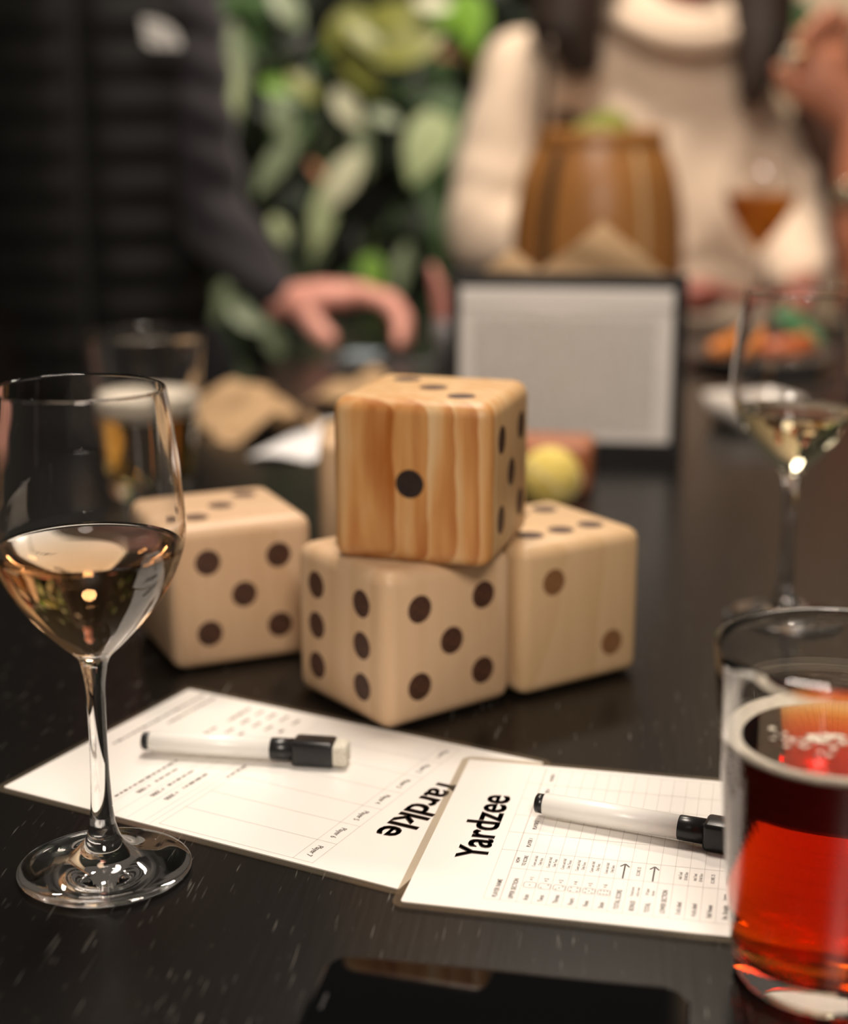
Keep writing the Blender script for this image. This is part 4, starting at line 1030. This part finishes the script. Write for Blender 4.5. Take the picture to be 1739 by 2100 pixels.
def leaf(parent, base, tip_dir, normal, size, kind, mk, name='leaf'):
    key = (kind, mk)
    if key not in _lm: _lm[key] = leaf_mesh('leaf', kind, LM[mk])
    y = Vector(tip_dir).normalized(); z = Vector(normal); z = (z-y*z.dot(y)).normalized(); x = y.cross(z)
    M = Matrix((x, y, z)).transposed().to_4x4() @ Matrix.Diagonal((size, size, size, 1))
    M.translation = Vector(base)-parent.location
    o = bpy.data.objects.new(name, _lm[key]); C.objects.link(o); o.parent = parent; o.matrix_local = M
    return o
STEM = mat('plant_stem', (0.05, 0.07, 0.02), 0.6)
def plant(label, anchor, hero, fill, seed, spread=(0.16, 0.16), name='wall_plant'):
    """anchor: pixel + wall distance of the crown; hero: (u, v, y, length, angle from down in deg, kind, colour); fill: (count, kind, colours, size)"""
    rnd = random.Random(seed)
    a0 = at(*anchor) if len(anchor) == 3 else Vector(anchor[:3])
    root = Vector((a0.x, 3.45, a0.z))
    p_ = thing(name, label, 'plant', root, 0, 'plants on the dark wall')
    bm = bmesh.new()
    def stem_to(b):
        mid = root.lerp(b, 0.55)+Vector((0, -0.03, 0.04))
        tube(bm, [root-root, (mid-root), (b-root)], [0.0045, 0.0035, 0.0018], 5)
    for (u, v, y, ln, ang, kind, mk) in hero:
        c = at(u, v, y); a = R(ang)
        d = Vector((math.sin(a), -0.25, -math.cos(a))).normalized()
        b = c-d*ln*0.5
        nrm = Vector((rnd.uniform(-0.3, 0.3), -0.85, rnd.uniform(0.25, 0.75)))
        leaf(p_, b, d, nrm, ln*0.92, kind, mk); stem_to(b)
    cnt, kind, mks, (s0, s1) = fill
    for k in range(cnt):
        b = root+Vector((rnd.gauss(0, spread[0]), -rnd.uniform(0.05, 0.30), rnd.gauss(-0.02, spread[1])))
        a = rnd.gauss(0, 0.9)
        d = Vector((math.sin(a), -rnd.uniform(0.1, 0.6), -math.cos(a)))
        nrm = Vector((rnd.uniform(-0.5, 0.5), -0.8, rnd.uniform(0.1, 0.8)))
        leaf(p_, b, d, nrm, rnd.uniform(s0, s1), kind, rnd.choice(mks))
        if k % 3 == 0: stem_to(b)
    obj('stems', bm, STEM, p_, smooth=True)
    return p_
plant('yellow-green leafy plant at the top of the dark wall, left of the cream sweater', (780, 60, 3.2),
      [(770, 75, 3.10, 0.15, 60, 'oval', 'olive'), (830, 95, 3.05, 0.15, -70, 'oval', 'olive'), (700, 60, 3.12, 0.11, -40, 'oval', 'olive'), (745, 150, 3.12, 0.12, 50, 'oval', 'olive'), (815, 30, 3.10, 0.12, 100, 'oval', 'olive'), (915, 108, 3.08, 0.09, 80, 'lance', 'rust')],
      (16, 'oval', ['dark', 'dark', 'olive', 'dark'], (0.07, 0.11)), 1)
plant('bright lime-green plant at the top, touching the hair of the person in cream', (960, 20, 3.2),
      [(965, 52, 3.05, 0.12, 10, 'heart', 'lime'), (915, 40, 3.08, 0.09, -40, 'heart', 'lime'), (1000, 150, 3.10, 0.09, 30, 'oval', 'olive'), (890, 6, 3.05, 0.08, 85, 'oval', 'cream')],
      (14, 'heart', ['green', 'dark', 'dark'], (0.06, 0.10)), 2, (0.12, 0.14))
plant('plant with one broad pale leaf beside the cream sleeve', (880, 240, 3.2),
      [(868, 310, 2.98, 0.150, -28, 'heart', 'pale'), (790, 240, 3.05, 0.07, 75, 'oval', 'grey'), (930, 230, 3.08, 0.10, 40, 'heart', 'green'), (900, 420, 3.10, 0.12, 15, 'heart', 'green'), (850, 190, 3.10, 0.10, 60, 'oval', 'green')],
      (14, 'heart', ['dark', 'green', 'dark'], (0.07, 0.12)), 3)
plant('plant with long pale hanging leaves in the middle of the dark wall', (700, 240, 3.2),
      [(715, 225, 3.02, 0.09, 35, 'oval', 'cream'), (742, 300, 3.03, 0.13, 10, 'lance', 'grey'), (700, 370, 3.00, 0.13, -35, 'oval', 'cream'), (660, 450, 3.00, 0.17, -12, 'lance', 'pale'), (650, 520, 3.04, 0.12, -20, 'lance', 'grey'), (655, 355, 3.04, 0.06, 40, 'lance', 'rust')],
      (12, 'lance', ['dark', 'dark', 'green'], (0.08, 0.13)), 4, (0.12, 0.18))
plant('plant with drooping grey-green leaves beside the black sleeve', (600, 180, 3.2),
      [(580, 245, 3.03, 0.09, 5, 'oval', 'grey'), (560, 340, 3.03, 0.16, -38, 'lance', 'grey'), (625, 180, 3.05, 0.08, 50, 'oval', 'olive'), (570, 180, 3.05, 0.07, 70, 'oval', 'lime'), (620, 270, 3.06, 0.10, -20, 'lance', 'green'), (575, 472, 3.00, 0.06, 30, 'oval', 'pale')],
      (14, 'oval', ['dark', 'green', 'dark'], (0.07, 0.11)), 5, (0.13, 0.16))
plant('plant with tall upright pale leaves just right of the black vest at the top', (480, 40, 3.2),
      [(478, 190, 3.00, 0.13, 8, 'lance', 'pale'), (492, 120, 3.02, 0.14, 12, 'lance', 'grey'), (450, 20, 3.05, 0.10, -60, 'oval', 'green'), (590, 15, 3.02, 0.10, 40, 'oval', 'grey'), (540, 10, 3.05, 0.10, 80, 'oval', 'green')],
      (14, 'lance', ['dark', 'green', 'dark'], (0.08, 0.12)), 6, (0.14, 0.14))
plant('grey-green plant low down between the black sleeve and the beer', (470, 600, 3.2),
      [(395, 570, 3.00, 0.08, 40, 'oval', 'grey'), (440, 640, 3.00, 0.14, -25, 'lance', 'grey'), (515, 650, 2.98, 0.10, 60, 'oval', 'grey'), (565, 705, 2.98, 0.07, 20, 'oval', 'grey'), (470, 700, 3.00, 0.08, -10, 'oval', 'green'), (490, 765, 3.00, 0.08, 40, 'oval', 'grey'), (385, 690, 3.02, 0.10, 10, 'lance', 'grey'), (530, 600, 3.02, 0.08, -60, 'oval', 'grey')],
      (16, 'oval', ['dark', 'green', 'dark'], (0.06, 0.10)), 7, (0.13, 0.16))
plant('small bright plant above the reaching hand', (780, 520, 3.2),
      [(768, 565, 3.00, 0.08, 20, 'heart', 'lime'), (820, 560, 3.00, 0.12, -15, 'lance', 'grey'), (910, 580, 3.02, 0.12, 25, 'lance', 'green'), (700, 600, 3.04, 0.09, -30, 'oval', 'green'), (860, 480, 3.08, 0.10, 40, 'heart', 'dark')],
      (16, 'heart', ['dark', 'dark', 'green'], (0.06, 0.11)), 8, (0.15, 0.14))
plant('dark leafy plant in the shade between the cream sweater and the caddy', (950, 430, 3.25),
      [(935, 330, 3.06, 0.11, -20, 'heart', 'green'), (915, 480, 3.06, 0.12, 20, 'heart', 'green')],
      (14, 'heart', ['dark', 'dark', 'green'], (0.07, 0.12)), 9, (0.14, 0.2))
for k, (x, z, lab) in enumerate(((-0.75, 0.45, 'leafy plant on the wall hidden behind the black vest'), (-1.15, 0.25, 'leafy plant at the far left of the dark wall'), (-0.30, -0.35, 'low leafy plant on the wall beneath the table edge'), (0.32, 0.75, 'leafy plant on the wall above the person in cream'))):
    plant(lab, (x, 3.4, z, 0), [], (22, ('oval', 'heart', 'lance', 'heart')[k], ['dark', 'green', 'grey'], (0.08, 0.13)), 20+k, (0.17, 0.19))

bpy.data.scenes.remove(TMP)
